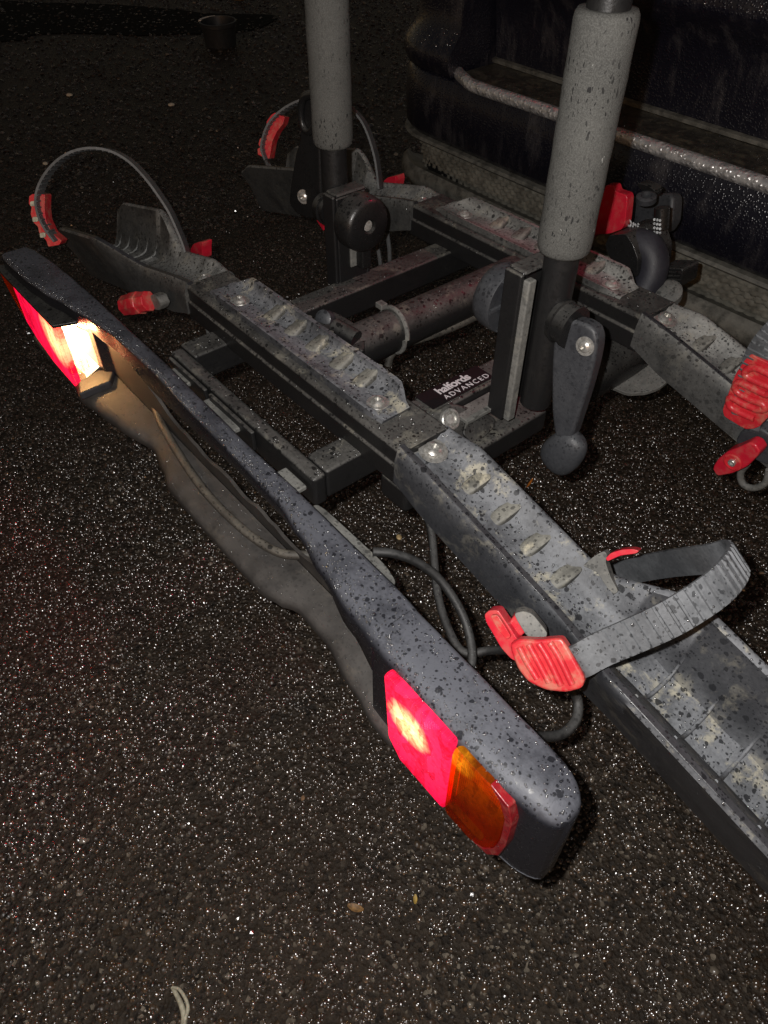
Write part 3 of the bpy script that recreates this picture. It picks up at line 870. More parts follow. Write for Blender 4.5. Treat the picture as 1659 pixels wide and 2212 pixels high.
pl = roundpoly([(640, 225), (648, 200), (664, 194), (684, 205), (690, 240), (690, 330), (692, 400), (694, 455), (688, 472), (665, 474), (640, 464), (622, 440), (626, 405), (637, 330), (648, 300), (643, 260)], .3, 2)
LP2 = (-.845, .594, .60)
v, f = slab(pl, LP2, (.1, -1, .05), .018)
lv2 = link('lock_lever', v, f, 'black', rack, bevel=.004, seg=3)
lv2['label'] = 'lock lever swung upright'
bolt_head(onp((656, 425), (-.845, .5935, .60), (.1, -1, .05)), (.5, -1, .1), .0066, lv2, 'bolt')
rg = [ony(p, .590) for p in [(686, 260), (670, 285), (655, 275), (650, 240), (657, 212), (676, 205)]]
v, f = tube(rg, .0045, 8, 4); link('paddle', v, f, 'black', lv2, smooth=60)
v, f = lathe((-.818, .573, .548), (1, 0, 0), [(0, .019), (.012, .021), (.013, .018), (.020, .018)], 24); link('pivot_bush', v, f, 'black', rack, smooth=40)

# ---- label on the right cross beam
sq = [Vector((-.4905, .455, .4712)), Vector((-.4905, .551, .4712)), Vector((-.4605, .551, .4712)), Vector((-.4605, .455, .4712))]
v, f = prism(sq, (0, 0, .0006)); st = link('label_plate', v, f, 'label', rack)
def lettering(body, size, loc, ux, uy, parent, ma, name='lettering', spacing=1.0, bold=0, depth=.0002):
    cu = bpy.data.curves.new(name, 'FONT'); cu.body = body; cu.size = size; cu.space_character = spacing
    cu.extrude = depth; cu.offset = bold; cu.align_x = 'LEFT'
    t = bpy.data.objects.new(name + '_curve', cu); COL.objects.link(t)
    dg = bpy.context.evaluated_depsgraph_get()
    me = bpy.data.meshes.new_from_object(t.evaluated_get(dg))
    bpy.data.objects.remove(t)
    ux, uy = Vector(ux).normalized(), Vector(uy).normalized(); uz = ux.cross(uy)
    V = [Vector(loc) + ux * q.co.x + uy * q.co.y + uz * (q.co.z + depth) for q in me.vertices]
    F = [list(p.vertices) for p in me.polygons]
    return link(name, V, F, ma, parent)
lettering('halfords', .0165, (-.4755, .479, .4719), (0, 1, 0), (-1, 0, 0), st, 'whitepaint', bold=.00035, spacing=.95)
lettering('ADVANCED', .0108, (-.4640, .4785, .4719), (0, 1, 0), (-1, 0, 0), st, 'whitepaint', spacing=1.3, bold=-.00005)

# ---- lock housing on the right beam
v, f = box((-.4545, .372, .398), (-.410, .60, .432)); lh = link('lock_housing', v, f, 'steel', rack, bevel=.006)
v, f = box((-.4545, .48, .455), (-.43, .56, .4600)); link('dusty_gusset', v, f, 'dustygrey', rack, bevel=.001)
KN = Vector((.80, 0, .60)); KP = Vector((-.4535, 0, .4695))
v, f = slab(roundpoly([(908, 960), (914, 925), (938, 890), (975, 869), (1032, 883), (1074, 902), (1070, 948), (1012, 982), (960, 1000)], .25, 3), KP, KN, .045)
lk = link('lock_cover', v, f, 'steel', lh, bevel=.004)
v, f = slab(roundpoly([(1000, 938), (1010, 903), (1028, 894), (1070, 909), (1064, 930), (1024, 962)], .25, 3), KP + KN * .003, KN, .004)
link('raised_pad', v, f, 'steel', lh, bevel=.0014)
kc = onp((971, 906), KP + KN * .001, KN)
v, f = lathe(kc, KN, [(-.002, .0125), (.003, .0125), (.0042, .0112), (.0042, .0090), (.0, .0085), (.0, 0)], 28); lb = link('lock_barrel', v, f, 'bolt', lh, smooth=40)
v, f = lathe(kc + KN * .0002, KN, [(0, .0058), (.002, .0055), (.0022, .003), (.0022, 0)], 18); link('lock_core', v, f, 'dullbolt', lh, smooth=40)

# ---- coupling over the tow ball
pl = roundpoly([(1262, 428), (1286, 410), (1305, 412), (1308, 400), (1326, 401), (1330, 414), (1352, 421), (1355, 430), (1350, 482), (1342, 496), (1318, 505), (1285, 508), (1266, 526)], .2, 2)
v, f = slab(pl, (0, .90, 0), (0, 1, 0), .016); link('release_handle', v, f, 'redclean', rack, bevel=.004, seg=3)
pl = roundpoly([(1352, 440), (1362, 424), (1385, 418), (1448, 416), (1455, 428), (1452, 478), (1438, 500), (1405, 512), (1372, 500), (1352, 488)], .25, 3)
v, f = slab(pl, (0, .925, 0), (.12, 1, -.2), .028); ck = link('coupling_knob', v, f, 'lever', rack, bevel=.009, seg=4)
for px in (1372, 1402):
    a0 = ony((px + 28, 448), .923); a1 = ony((px + 26, 494), .923)
    if px == 1402:
        v, f = tube([a0, (a0 + a1) / 2, a1], .0105, 12, 2); link('grip_groove', v, f, 'black', ck, smooth=70)
v, f = lathe(ony((1395, 434), .945), (0, -.2, 1), [(0, .014), (.007, .014), (.009, .011), (.009, .008), (.004, .007), (.004, 0)], 24); link('knob_bolt', v, f, 'lever', ck, smooth=40)
pl = roundpoly([(1375, 396), (1392, 398), (1415, 410), (1410, 428), (1398, 424), (1380, 406)], .3, 2)
v, f = slab(pl, (0, .965, 0), (0, 1, 0), .02); link('wing_tab', v, f, 'black', ck, bevel=.004)
ux = (ony((1382, 497), .9235) - ony((1348, 478), .9235)).normalized(); uy = Vector((0, 0, 1))
lettering('brink', .022, ony((1352, 484), .914), (1, -.10, -.16), (.05, -.2, 1), ck, 'wornpaint', bold=.0004)
g = Geo()
for i in range(3):
    for j in range(4):
        q = ony((1414 + i * 6, 474 + j * 9 + i), .912); g.add(*lathe(q, (0, -1, 0), [(0, .0019), (.001, .0017), (.001, 0)], 8))
g.obj('dot_mark', 'wornpaint', ck)
# swan neck of the tow bar (belongs to the car)
nk = [ony((1352, 528), .90), ony((1392, 530), .905), ony((1410, 556), .905), ony((1408, 592), .90), ony((1388, 630), .89), ony((1350, 668), .87)]
v, f = tube(nk, .0215, 18, 5); link('swan_neck', v, f, 'navyneck', rack, smooth=70)
pl = [(1316, 508), (1352, 505), (1368, 530), (1378, 560), (1376, 600), (1352, 588), (1318, 560), (1306, 530)]
v, f = slab(roundpoly(pl, .2), (0, .875, 0), (0, 1, 0), .08); link('coupling_body', v, f, 'black', rack, bevel=.008, seg=3)
g = Geo(); g.add(*box((-.575, .80, .36), (-.50, .95, .44))); g.obj('coupling_base', 'black', rack, bevel=.01)
pl = roundpoly([(1422, 578), (1476, 580), (1470, 622), (1416, 618)], .15)
v, f = slab(pl, (0, .93, 0), (0, 1, 0), .04); link('cable_socket', v, f, 'black', rack, bevel=.003)
for i in range(3):
    a, b = ony((1424, 588 + i * 8), .9285), ony((1472, 590 + i * 8), .9285)
    v, f = tube([a, b], .0022, 8, 1); link('socket_rib', v, f, 'black', rack)
v, f = lathe(ony((1443, 640), .905), (.1, -.5, .8), [(0, .019), (.012, .019), (.016, .014), (.017, 0)], 24); link('hinge_boss', v, f, 'dustygrey', rack, smooth=50)
v, f = lathe((-.445, .70, .408), (0, 1, 0), [(0, .03), (.001, .034), (.16, .034), (.161, .03)], 32); link('coupling_housing', v, f, 'black', rack, smooth=50)
pl = roundpoly([(1316, 833), (1346, 795), (1372, 772), (1402, 783), (1430, 800), (1452, 816), (1425, 838), (1395, 848), (1355, 850)], .25, 3)
v, f = slab(pl, (0, .79, .352), (.1, -.25, 1), .006); link('skid_plate', v, f, 'dustygrey', rack, bevel=.001)

# ================================================================ LIGHT BAR
HOOD = [(-1.118, .252, .213, .440), (-1.09, .259, .212, .440), (-1.03, .264, .2135, .440), (-.98, .266, .219, .450), (-.92, .267, .230, .453), (-.866, .267, .239, .454), (-.81, .267, .245, .450),
        (-.73, .267, .2465, .437), (-.62, .264, .243, .447), (-.53, .262, .241, .456), (-.45, .262, .239, .457), (-.40, .261, .232, .463), (-.355, .260, .222, .460), (-.30, .259, .213, .442), (-.25, .256, .207, .424), (-.20, .254, .203, .424), (-.13, .251, .200, .424), (-.09, .249, .205, .424)]
def hood_ring(x):
    yb, yr, zl = lerp_tab(HOOD, x)
    top = .480
    pts = [Vector((x, yb, top - .030)), Vector((x, yb + .0005, top - .004)), Vector((x, yb - .002, top - .0008)), Vector((x, yb - .005, top))]
    r = min(.018, (yb - yr) * .55) * (.42 + .58 * max(0, min(1, (x + .85) / .45)))
    pts.append(Vector((x, yb - (yb - yr - r) * .5 - .002, top)))
    for k in range(6):
        t = k / 5 * math.pi / 2
        pts.append(Vector((x, yr + r - r * math.sin(t), top - r * .8 + r * .8 * math.cos(t))))
    pts.append(Vector((x, yr, min(zl + .004, top - r * .8 - .001)))); pts.append(Vector((x, yr + .0015, zl)))
    pts.append(Vector((x, yr + .005, zl))); pts.append(Vector((x, yr + .007, top - .024 if zl < top - .024 else zl + .001)))
    return pts
xs = srange(-1.112, -.265, 90)
rings = [hood_ring(x) for x in xs]
v, f = loft(rings)
bar = link('light_bar', v, f, 'board', rack, smooth=55)
# end heads
def head(x_in, x_out, sg, name='lamp_housing'):
    rings = []
    xs = srange(x_in, x_out, 14) + [-.2380, -.2374, -.1036, -.1030]
    extra = [x_out - sg * q for q in (.030, .022, .015, .009, .004, .001)]
    xs = sorted([x for x in xs if abs(x - x_out) > .033] + extra, key=lambda q: sg * q)
    for x in xs:
        q = (.034 - abs(x_out - x)) / .034; q = max(0, q)
        inset = .034 * (1 - math.sqrt(max(0, 1 - q * q)))
        yb, yr, zl = lerp_tab(HOOD, max(-1.11, min(-.10, x)))
        top, bot = .480 - inset * .42, .356 + inset * .12
        ya, yc = yr + .0004 + inset * .5, yb - inset * .6
        r = min(.016, (yc - ya) * .45); p = []
        rec = .032 if -.2375 < x < -.1035 else .0005
        for (cy, cz, t0) in ((yc - r * .35, bot + r * .35, 0), (yc - r * .35, top - r * .35, 1), (ya + r, top - r * .8, 2), (ya + r * .6, bot + r * .6, 3)):
            rr = {0: r * .35, 1: r * .35, 2: r, 3: r * .6}[t0]; rz = r * .8 if t0 == 2 else rr
            for k in range(5):
                t = math.pi / 2 * k / 4
                dy, dz = [(math.sin(t), -math.cos(t)), (math.cos(t), math.sin(t)), (-math.sin(t), math.cos(t)), (-math.cos(t), -math.sin(t))][t0]
                p.append(Vector((x, cy + rr * dy, cz + rz * dz)))
            if t0 == 2:                       # the lamp sits in a pocket under the lip
                p += [Vector((x, ya, min(.4690, top - r * .8 - .0005))), Vector((x, ya + rec, min(.4690, top - r * .8 - .0005))), Vector((x, ya + rec, max(.3645, bot + r * .6 + .0005))), Vector((x, ya, max(.3645, bot + r * .6 + .0005)))]
        rings.append(p)
    v, f = loft(rings)
    return link(name, v, f, 'board', bar, smooth=55)
head(-.2655, -.068, 1)
# left head: a backing shell behind the lamp, open toward the middle
v, f = box((-1.108, .2505, .366), (-.93, .2665, .4495)); link('lamp_housing', v, f, 'board_inside', bar, bevel=.003)
g = Geo()
pl = [(168, 826), (212, 798), (246, 800), (238, 822), (170, 850)]
g.add(*slab(pl, (-.905, 0, .376), (-.15, 0, 1), .012)); g.obj('housing_sill', 'sill', bar, bevel=.003)
cv = [(-1.126, .2025), (-.9165, .2025), (-.898, .252), (-1.112, .252)]
v, f = prism([(x, y, .4556) for x, y in cv], (0, 0, .005)); link('lamp_cover', v, f, 'black', bar, bevel=.0015)  # plate added over the lamp to keep bulb light off the hood
pl = [Vector((-.93, .246, .37)), Vector((-.93, .2665, .37)), Vector((-.885, .2665, .37)), Vector((-.905, .246, .37))]
v, f = prism(pl, (0, 0, .088)); link('housing_cheek', v, f, 'board', bar, bevel=.002)

# bottom shelf
SH = [(-1.10, .207), (-.93, .205), (-.89, .198), (-.84, .205), (-.80, .212), (-.727, .226), (-.69, .217), (-.65, .206), (-.586, .205), (-.51, .205), (-.447, .205), (-.425, .212), (-.405, .222), (-.358, .221), (-.30, .209), (-.25, .200), (-.20, .200)]
rings = []
for x in srange(-1.085, -.23, 90):
    yr = lerp_tab(SH, x)[0]; yi = .2565
    zz = .370 - (.004 if x < -.9 else 0)
    rings.append([Vector((x, yi, zz - .003)), Vector((x, yi, zz + .0)), Vector((x, yr + .03 if yr < .22 else yr + .02, zz + .001)), Vector((x, yr + .012, zz)), Vector((x, yr + .006, zz - .003)), Vector((x, yr + .002, zz - .007)), Vector((x, yr, zz - .013)), Vector((x, yr + .002, zz - .017)), Vector((x, yr + .008, zz - .012)), Vector((x, yr + .02, zz - .004))])
v, f = loft(rings); sh = link('bottom_shelf', v, f, 'board_inside', bar, smooth=55)
# torn front web
tw = [(-.94, .3702), (-.94, .4545), (-.885, .453), (-.84, .447), (-.80, .430), (-.76, .412), (-.72, .395), (-.69, .3935), (-.65, .387), (-.60, .391), (-.56, .384), (-.52, .390), (-.47, .383), (-.43, .388), (-.40, .400), (-.365, .425), (-.33, .448), (-.28, .452), (-.28, .3702)]
tw2 = []
for a, b in zip(tw, tw[1:]):
    n = max(1, int(abs(b[0] - a[0]) / .012))
    for k in range(n):
        t = k / n; jit = (random.uniform(-.0022, .0022) if k else 0)
        tw2.append((a[0] + (b[0] - a[0]) * t, a[1] + (b[1] - a[1]) * t + jit))
tw2.append(tw[-1])
v, f = prism([(x, .2572, z) for x, z in tw2], (0, .004, 0)); link('front_web', v, f, 'board_inside', bar, smooth=30)
v, f = tube([onz(p, .3765) for p in [(300, 812), (330, 868), (352, 922), (400, 1002), (440, 1058), (482, 1104), (530, 1148), (575, 1180), (612, 1196), (650, 1199), (690, 1196)]], .0052, 10, 5)
link('shelf_cable', v, f, 'muddy_cable', bar, smooth=60)

# lamps
def lens_shell(name, poly, y0, depth, ma, rounded=.003):
    v, f = prism([(x, y0, z) for x, z in poly], (0, depth, 0)); return link(name, v, f, ma, bar, bevel=rounded)
# right lamp, flush in the head
rx = roundpoly([(-.236, .464), (-.160, .4665), (-.160, .3585), (-.222, .3655), (-.233, .385)], .12, 2)
ry = [(-.2365, .4738), (-.158, .4738), (-.158, .3605), (-.214, .3625), (-.230, .382)]
lens_shell('red_lens', ry, .1965, .0105, 'redlens', .003)
ry = [(-.1575, .4738), (-.122, .4738), (-.111, .464), (-.1035, .448), (-.1020, .415), (-.105, .388), (-.113, .371), (-.126, .3610), (-.1575, .3605)]
lens_shell('amber_lens', roundpoly(ry, .12, 2), .1965, .0105, 'amberlens', .003)
def lamp_light(loc, watts, parent):
    L = bpy.data.lights.new('bulb_light', 'POINT'); L.energy = watts; L.color = (1, .56, .22); L.shadow_soft_size = .004
    o = bpy.data.objects.new('bulb_light', L); o.location = loc; COL.objects.link(o)
def bulb(c):
    v, f = lathe(c, (0, -1, 0), [(-.010, .005), (-.006, .006), (-.004, .0082), (0, .0100), (.004, .0084), (.0072, .0045), (.0085, 0)], 18)
    return link('bulb', v, f, 'bulb', bar, smooth=60)
v, f = box((-.2365, .2315, .3655), (-.108, .2328, .468)); link('reflector', v, f, 'reflector', bar)
v, f = box((-.1592, .2120, .3655), (-.1582, .2312, .4655)); link('lamp_divider', v, f, 'reflector', bar)
M['bowl'] = simple('bowl_reflector', (.85, .84, .82), .22, .85, .05, 60, .4, 120)
v, f = lathe((-.2005, .2312, .424), (0, -1, 0), [(0, .006), (.0025, .014), (.007, .023), (.014, .031), (.020, .0345), (.0195, .036), (.012, .034), (.004, .024), (0, .018)], 28); link('bowl_reflector', v, f, 'bowl', bar, smooth=60)
g = Geo()
for i in range(14):
    z = .372 + i * .0066
    g.add(*box((-.150, .2300, z), (-.109, .2318, z + .0035)))
g.obj('lens_prism', 'reflector', bar)
bulb((-.2005, .219, .428)); lamp_light((-.2005, .2085, .428), .10, bar)

rz = [(-.121, .4738), (-.102, .4690), (-.0965, .452), (-.0955, .412), (-.0985, .385), (-.108, .366), (-.1255, .3606), (-.1125, .3705), (-.1045, .388), (-.1015, .415), (-.103, .448), (-.1105, .4645)]
v, f = prism([(x, .1975, z) for x, z in rz], (0, .009, 0)); link('reflex_strip', v, f, 'reflex', bar, bevel=.001)
# left lamp: red face to the rear, clear number plate window toward the middle
lp = [(-1.124, .452), (-.921, .4545), (-.921, .3605), (-.995, .3635), (-1.045, .378), (-1.085, .405), (-1.112, .432)]
lpr = [(-1.070, .4550), (-1.0, .4550), (-.955, .4550), (-.921, .4550), (-.921, .3605), (-.995, .3635), (-1.045, .378), (-1.070, .3945)]
lens_shell('red_lens', lpr, .2050, .003, 'redlens_far', .001)
lpa = [(-1.124, .4550), (-1.0715, .4550), (-1.0715, .3960), (-1.085, .405), (-1.112, .432)]
lens_shell('amber_lens', lpa, .2050, .003, 'amberlens', .001)
v, f = prism([Vector((-.921, .2085, .3605)), Vector((-.921, .2150, .3665)), Vector((-.921, .2150, .4540)), Vector((-.921, .2085, .4540))], (-.002, 0, 0)); link('red_lens', v, f, 'redlens_far', bar)
wp_ = [(.2156, .377), (.2156, .4535), (.226, .452), (.2465, .430), (.2465, .381), (.239, .377)]
v, f = prism([(-.921, y, z) for y, z in wp_], (-.002, 0, 0)); link('plate_window', v, f, 'clearlens', bar, bevel=.0006)
M['dullreflector'] = simple('dull_reflector', (.09, .075, .055), .4, .2, .2, 60)
v, f = box((-1.10, .2478, .368), (-.925, .2492, .4510)); link('reflector', v, f, 'dullreflector', bar)
v, f = prism([Vector((-.922, .2085, .3600)), Vector((-.922, .2470, .3760)), Vector((-1.0, .2470, .3690)), Vector((-1.0, .2085, .3628))], (0, 0, -.0012)); link('lamp_floor', v, f, 'reflector', bar)
g = Geo()
for yy in (.224, .232): g.add(*box((-.9245, yy, .378), (-.9232, yy + .0012, .448)))
g.obj('window_ridge', 'clearlens', bar)
bulb((-.968, .234, .424)); lamp_light((-.936, .226, .428), 1.5, bar)

# ================================================================ STRAPS AND CLIPS
def slab_part(pts, pl, n, th, name, ma, parent, bev=.003, rp=.25, **k):
    v, f = slab(roundpoly(pts, rp, 2), pl, n, th); return link(name, v, f, ma, parent, bevel=bev, seg=3, **k)
def strap_from(pxs, pl, n, width, thick, ma, W=None, ridge=.0017, side=1, sub=5, off=0, flat=0.0):
    n = Vector(n).normalized()
    path = [onp(p, pl, n) + n * off for p in pxs]
    v, f = ribbon(path, W or n, width, thick, sub, ridge, side, flat)
    return link('tyre_strap', v, f, ma, rack, smooth=30), path

# near right strap, flopped over
t = R(34); W1 = Vector((math.cos(t), 0, -math.sin(t)))
Q1 = onz((1240, 1432), .495)
path1 = [(1205, 1428), (1240, 1432), (1300, 1402), (1370, 1372), (1440, 1340), (1500, 1305), (1552, 1268), (1585, 1232), (1594, 1208), (1580, 1198), (1545, 1206), (1490, 1212), (1430, 1220), (1370, 1232), (1318, 1246), (1296, 1252)]
s1, P1 = strap_from(path1, Q1, W1, .0265, .0032, 'strap', side=-1, sub=5, flat=.05)
sl = slab_part([(1098, 1392), (1122, 1380), (1160, 1383), (1212, 1378), (1224, 1395), (1264, 1466), (1257, 1488), (1222, 1497), (1178, 1492), (1140, 1474), (1117, 1445)], Q1 + Vector((.004, -.004, .004)), Vector((-.25, .75, -.55)), .012, 'strap_sleeve', 'red', s1, .004)
def ridges(lines, pl, n, r, ma, parent, name='grip_ridge', lift=0.0):
    n = Vector(n).normalized(); g = Geo()
    for ln in lines:
        g.add(*tube([onp(p, pl, n) for p in ln], r, 8, 3))
    return g.obj(name, ma, parent, smooth=70)
ridges([[(1122, 1398), (1138, 1430), (1160, 1466)], [(1142, 1392), (1160, 1425), (1186, 1474)], [(1164, 1390), (1184, 1422), (1212, 1480)], [(1188, 1388), (1208, 1420), (1236, 1478)]], Q1 + Vector((.004, -.004, .004)), Vector((-.25, .75, -.55)), .0028, 'red', s1)
k1 = slab_part([(1046, 1328), (1056, 1319), (1076, 1318), (1088, 1336), (1112, 1372), (1124, 1392), (1112, 1412), (1118, 1430), (1104, 1424), (1082, 1400), (1064, 1368), (1050, 1345)], Q1 + Vector((-.03, 0, .0)), Vector((-.3, .8, -.5)), .013, 'buckle_lever', 'redclean', s1, .004)
slab_part([(1058, 1330), (1074, 1328), (1090, 1352), (1104, 1376), (1094, 1382), (1076, 1362)], Q1 + Vector((-.029, -.003, .002)), Vector((-.3, .8, -.5)), .004, 'thumb_pad', 'red', s1, .002)
slab_part([(1095, 1352), (1110, 1330), (1124, 1326), (1146, 1342), (1140, 1362), (1124, 1378)], Q1 + Vector((-.02, .02, .0)), Vector((-.4, .7, -.5)), .014, 'buckle_wing', 'redclean', s1, .004)
slab_part([(1108, 1326), (1130, 1320), (1150, 1326), (1184, 1368), (1176, 1384), (1142, 1382)], Q1 + Vector((-.015, .026, .0)), Vector((-.4, .6, -.6)), .02, 'buckle_body', 'dustygrey', s1, .004)
slab_part([(1308, 1206), (1320, 1194), (1345, 1187), (1368, 1186), (1381, 1190), (1374, 1196), (1340, 1200), (1312, 1213)], onz((1340, 1200), .515), Vector((-.2, .8, -.5)), .012, 'buckle_lever', 'redclean', s1, .003)
slab_part([(1258, 1222), (1285, 1200), (1306, 1190), (1312, 1200), (1308, 1214), (1318, 1245), (1336, 1278), (1326, 1284), (1310, 1268), (1290, 1236), (1268, 1226)], onz((1290, 1225), .48), Vector((-.2, .8, -.5)), .012, 'buckle_body', 'dustygrey', s1, .003)

# near left strap, standing in a hoop
d2 = ray((240, 430)); n2 = (d2.normalized() + CX * .30 - CDN * .05).normalized()
Q2 = onx((130, 525), -1.06)
path2 = [(124, 520), (103, 492), (89, 462), (84, 432), (90, 402), (108, 370), (136, 342), (170, 325), (208, 320), (248, 328), (285, 350), (318, 384), (345, 420), (368, 456), (386, 495), (400, 530), (408, 562)]
s2, P2 = strap_from(path2, Q2, n2, .026, .003, 'strap_far', ridge=.0014, side=-1)
slab_part([(63, 424), (70, 419), (97, 420), (96, 450), (99, 476), (112, 503), (133, 520), (128, 529), (104, 533), (100, 520), (84, 502), (82, 490), (72, 480), (66, 462), (68, 448), (62, 440)], Q2, n2, .024, 'strap_sleeve', 'red', s2, .002, .12)
for px, py in ((70, 440), (75, 474), (91, 508)):
    slab_part([(px - 6, py - 5), (px + 6, py - 6), (px + 7, py + 5), (px - 5, py + 6)], Q2 - n2 * .004, n2, .004, 'sleeve_notch', 'shred', s2, .0008)
tail = [(126, 524), (165, 536), (205, 548), (245, 562), (280, 582), (305, 604), (320, 628), (328, 655), (331, 664)]
Pt = [onp(p, (0, .312, 0), (.18, 1, -.25)) for p in tail]
v, f = ribbon(Pt, Vector((.18, 1, -.25)), .010, .003, 5); link('strap_tail', v, f, 'strap_far', s2)
ka, kb = onp((322, 650), (0, .318, 0), (0, 1, 0)), onp((268, 661), (0, .298, 0), (0, 1, 0))
L_ = (kb - ka).length
v, f = lathe(ka, kb - ka, [(0, .0135), (L_ * .3, .0140), (L_ * .32, .0155), (L_ * .62, .0155), (L_ * .66, .0145), (L_ * .93, .0140), (L_, .011), (L_ + .0005, .004), (L_ - .003, .0035), (L_ - .003, 0)], 8)
link('clip_knob', v, f, 'red', s2, smooth=25, bevel=.001)
slab_part([(322, 636), (338, 640), (348, 660), (342, 672), (328, 670)], (0, .322, 0), (0, 1, 0), .015, 'buckle_body', 'dustygrey', s2)
slab_part([(412, 552), (411, 538), (417, 527), (431, 522), (437, 524), (436, 540), (437, 562)], (0, .435, 0), (0, 1, 0), .016, 'buckle_lever', 'redclean', s2, .003)

# far left strap, behind the left post
d3 = ray((690, 300)); n3 = (d3.normalized() + CX * .32).normalized()
Q3 = onx((600, 250), -1.07)
path3 = [(578, 345), (570, 322), (573, 300), (583, 272), (600, 250), (626, 230), (655, 217), (690, 212), (730, 217), (762, 236), (785, 262), (800, 295), (812, 335), (818, 370), (822, 408)]
s3, P3 = strap_from(path3, Q3, n3, .026, .003, 'strap_far', ridge=.0014, side=-1)
slab_part([(586, 248), (594, 243), (604, 249), (615, 252), (611, 268), (598, 284), (588, 306), (584, 330), (582, 343), (570, 340), (557, 334), (556, 322), (562, 318), (558, 312), (561, 300), (568, 296), (568, 284), (575, 274), (576, 262)], Q3, n3, .022, 'strap_sleeve', 'red', s3, .002, .12)
tail = [(575, 342), (582, 362), (598, 382), (620, 394), (648, 403), (690, 412)]
Pt = [onp(p, (0, .69, 0), (.1, 1, -.2)) for p in tail]
v, f = ribbon(Pt, Vector((.1, 1, -.2)), .012, .003, 5); link('strap_tail', v, f, 'strap_far', s3)
slab_part([(829, 402), (829, 390), (838, 383), (853, 380), (855, 390), (852, 406), (850, 410), (830, 410)], (0, .80, 0), (0, 1, 0), .02, 'buckle_lever', 'redclean', s3, .002, .15)
slab_part([(682, 474), (696, 474), (699, 500), (694, 492)], (0, .68, 0), (0, 1, 0), .02, 'clip_knob', 'redclean', s3, .002)

# far right strap at the picture's edge
Q4 = ony((1610, 850), .703); n4 = Vector((0, 1, .15)).normalized()
path4 = [(1604, 925), (1612, 880), (1622, 830), (1636, 785), (1655, 752), (1682, 722), (1720, 690), (1770, 672)]
s4, P4 = strap_from(path4, Q4, n4, .033, .0032, 'strap', W=Vector((1, .1, .25)), side=-1, off=.004)
slab_part([(1622, 765), (1634, 772), (1664, 787), (1720, 815), (1690, 880), (1655, 905), (1640, 922), (1628, 927), (1609, 928), (1563, 900), (1560, 884), (1574, 846), (1586, 812), (1606, 780)], Q4, n4, .012, 'strap_sleeve', 'red', s4, .005, .2)
Qr = Q4 - n4 * .0008
ridges([[(1700, 822), (1664, 808), (1632, 794), (1612, 800), (1612, 812), (1640, 826), (1668, 838), (1672, 848), (1655, 852)],
        [(1655, 852), (1625, 838), (1600, 826), (1590, 832), (1592, 846), (1620, 862), (1648, 872), (1652, 884), (1634, 884)],
        [(1634, 884), (1606, 872), (1580, 858), (1575, 868), (1580, 880), (1606, 894), (1630, 904)]], Qr, n4, .0042, 'red', s4)
slab_part([(1586, 955), (1600, 930), (1640, 925), (1680, 950), (1680, 1010), (1640, 1000), (1615, 985)], Q4 + Vector((0, .006, 0)), n4, .025, 'buckle_body', 'lever', s4)
kn = slab_part([(1539, 1014), (1541, 1006), (1550, 992), (1570, 976), (1592, 968), (1618, 956), (1632, 962), (1641, 976), (1636, 986), (1612, 1010), (1580, 1024), (1552, 1029), (1546, 1026)], Q4 + Vector((0, -.012, 0)), n4, .016, 'clip_knob', 'redclean', s4, .0045, .2)
kc = onp((1583, 998), Q4 + Vector((0, -.0125, 0)), n4)
v, f = lathe(kc, -n4, [(0, .0115), (.0012, .0115), (.002, .0105), (.002, .0092), (.0005, .009), (.0005, 0)], 24); link('knob_ring', v, f, 'red', s4)
v, f = lathe(kc, -n4, [(0, .0045), (.003, .0045), (.0035, .004), (.0035, .0025), (.0015, .002), (.0015, 0)], 16); link('knob_screw', v, f, 'bolt', s4)
lp4 = [onp(p, Q4 + Vector((0, .01, 0)), n4) for p in [(1615, 1000), (1600, 1022), (1606, 1046), (1630, 1054), (1654, 1042), (1662, 1015)]]
v, f = tube(lp4, .0042, 8, 5); link('wire_loop', v, f, 'dustygrey', s4, smooth=60)

# ================================================================ HANGING CABLES
def cable(pts, r, ma='cable', name='cable'):
    v, f = tube(pts, r, 12, 6); return link(name, v, f, ma, rack, smooth=70)
cable([onz((805, 1192), .44), onz((850, 1196), .436), onz((900, 1214), .424), onz((950, 1252), .405), onz((990, 1310), .385), onz((1012, 1365), .370), onz((1020, 1420), .36), onz((1010, 1470), .352)], .0046)
cable([onz((845, 990), .425), onz((872, 1025), .41), onz((905, 1075), .39), onz((930, 1140), .372), onz((938, 1210), .358), onz((945, 1280), .348), onz((965, 1350), .34), onz((1000, 1408), .336), onz((1060, 1405), .345), onz((1140, 1402), .38)], .0046)
cable([onz((1232, 1480), .36), onz((1248, 1515), .345), onz((1244, 1555), .34), onz((1215, 1585), .342), onz((1170, 1592), .352), onz((1130, 1590), .37)], .0050)
for a, b in (((432, 660), (455, 735)), ((448, 672), (474, 730)), ((812, 520), (822, 575)), ((836, 500), (842, 570))):
    y = .40 if a[0] < 500 else .745
    p0, p1 = ony(a, y), ony(b, y + .005); v, f = tube([p0, (p0 + p1) / 2 + Vector((.002, 0, 0)), p1], .0035, 8, 3); link('drop_strap', v, f, 'strap_far', rack)

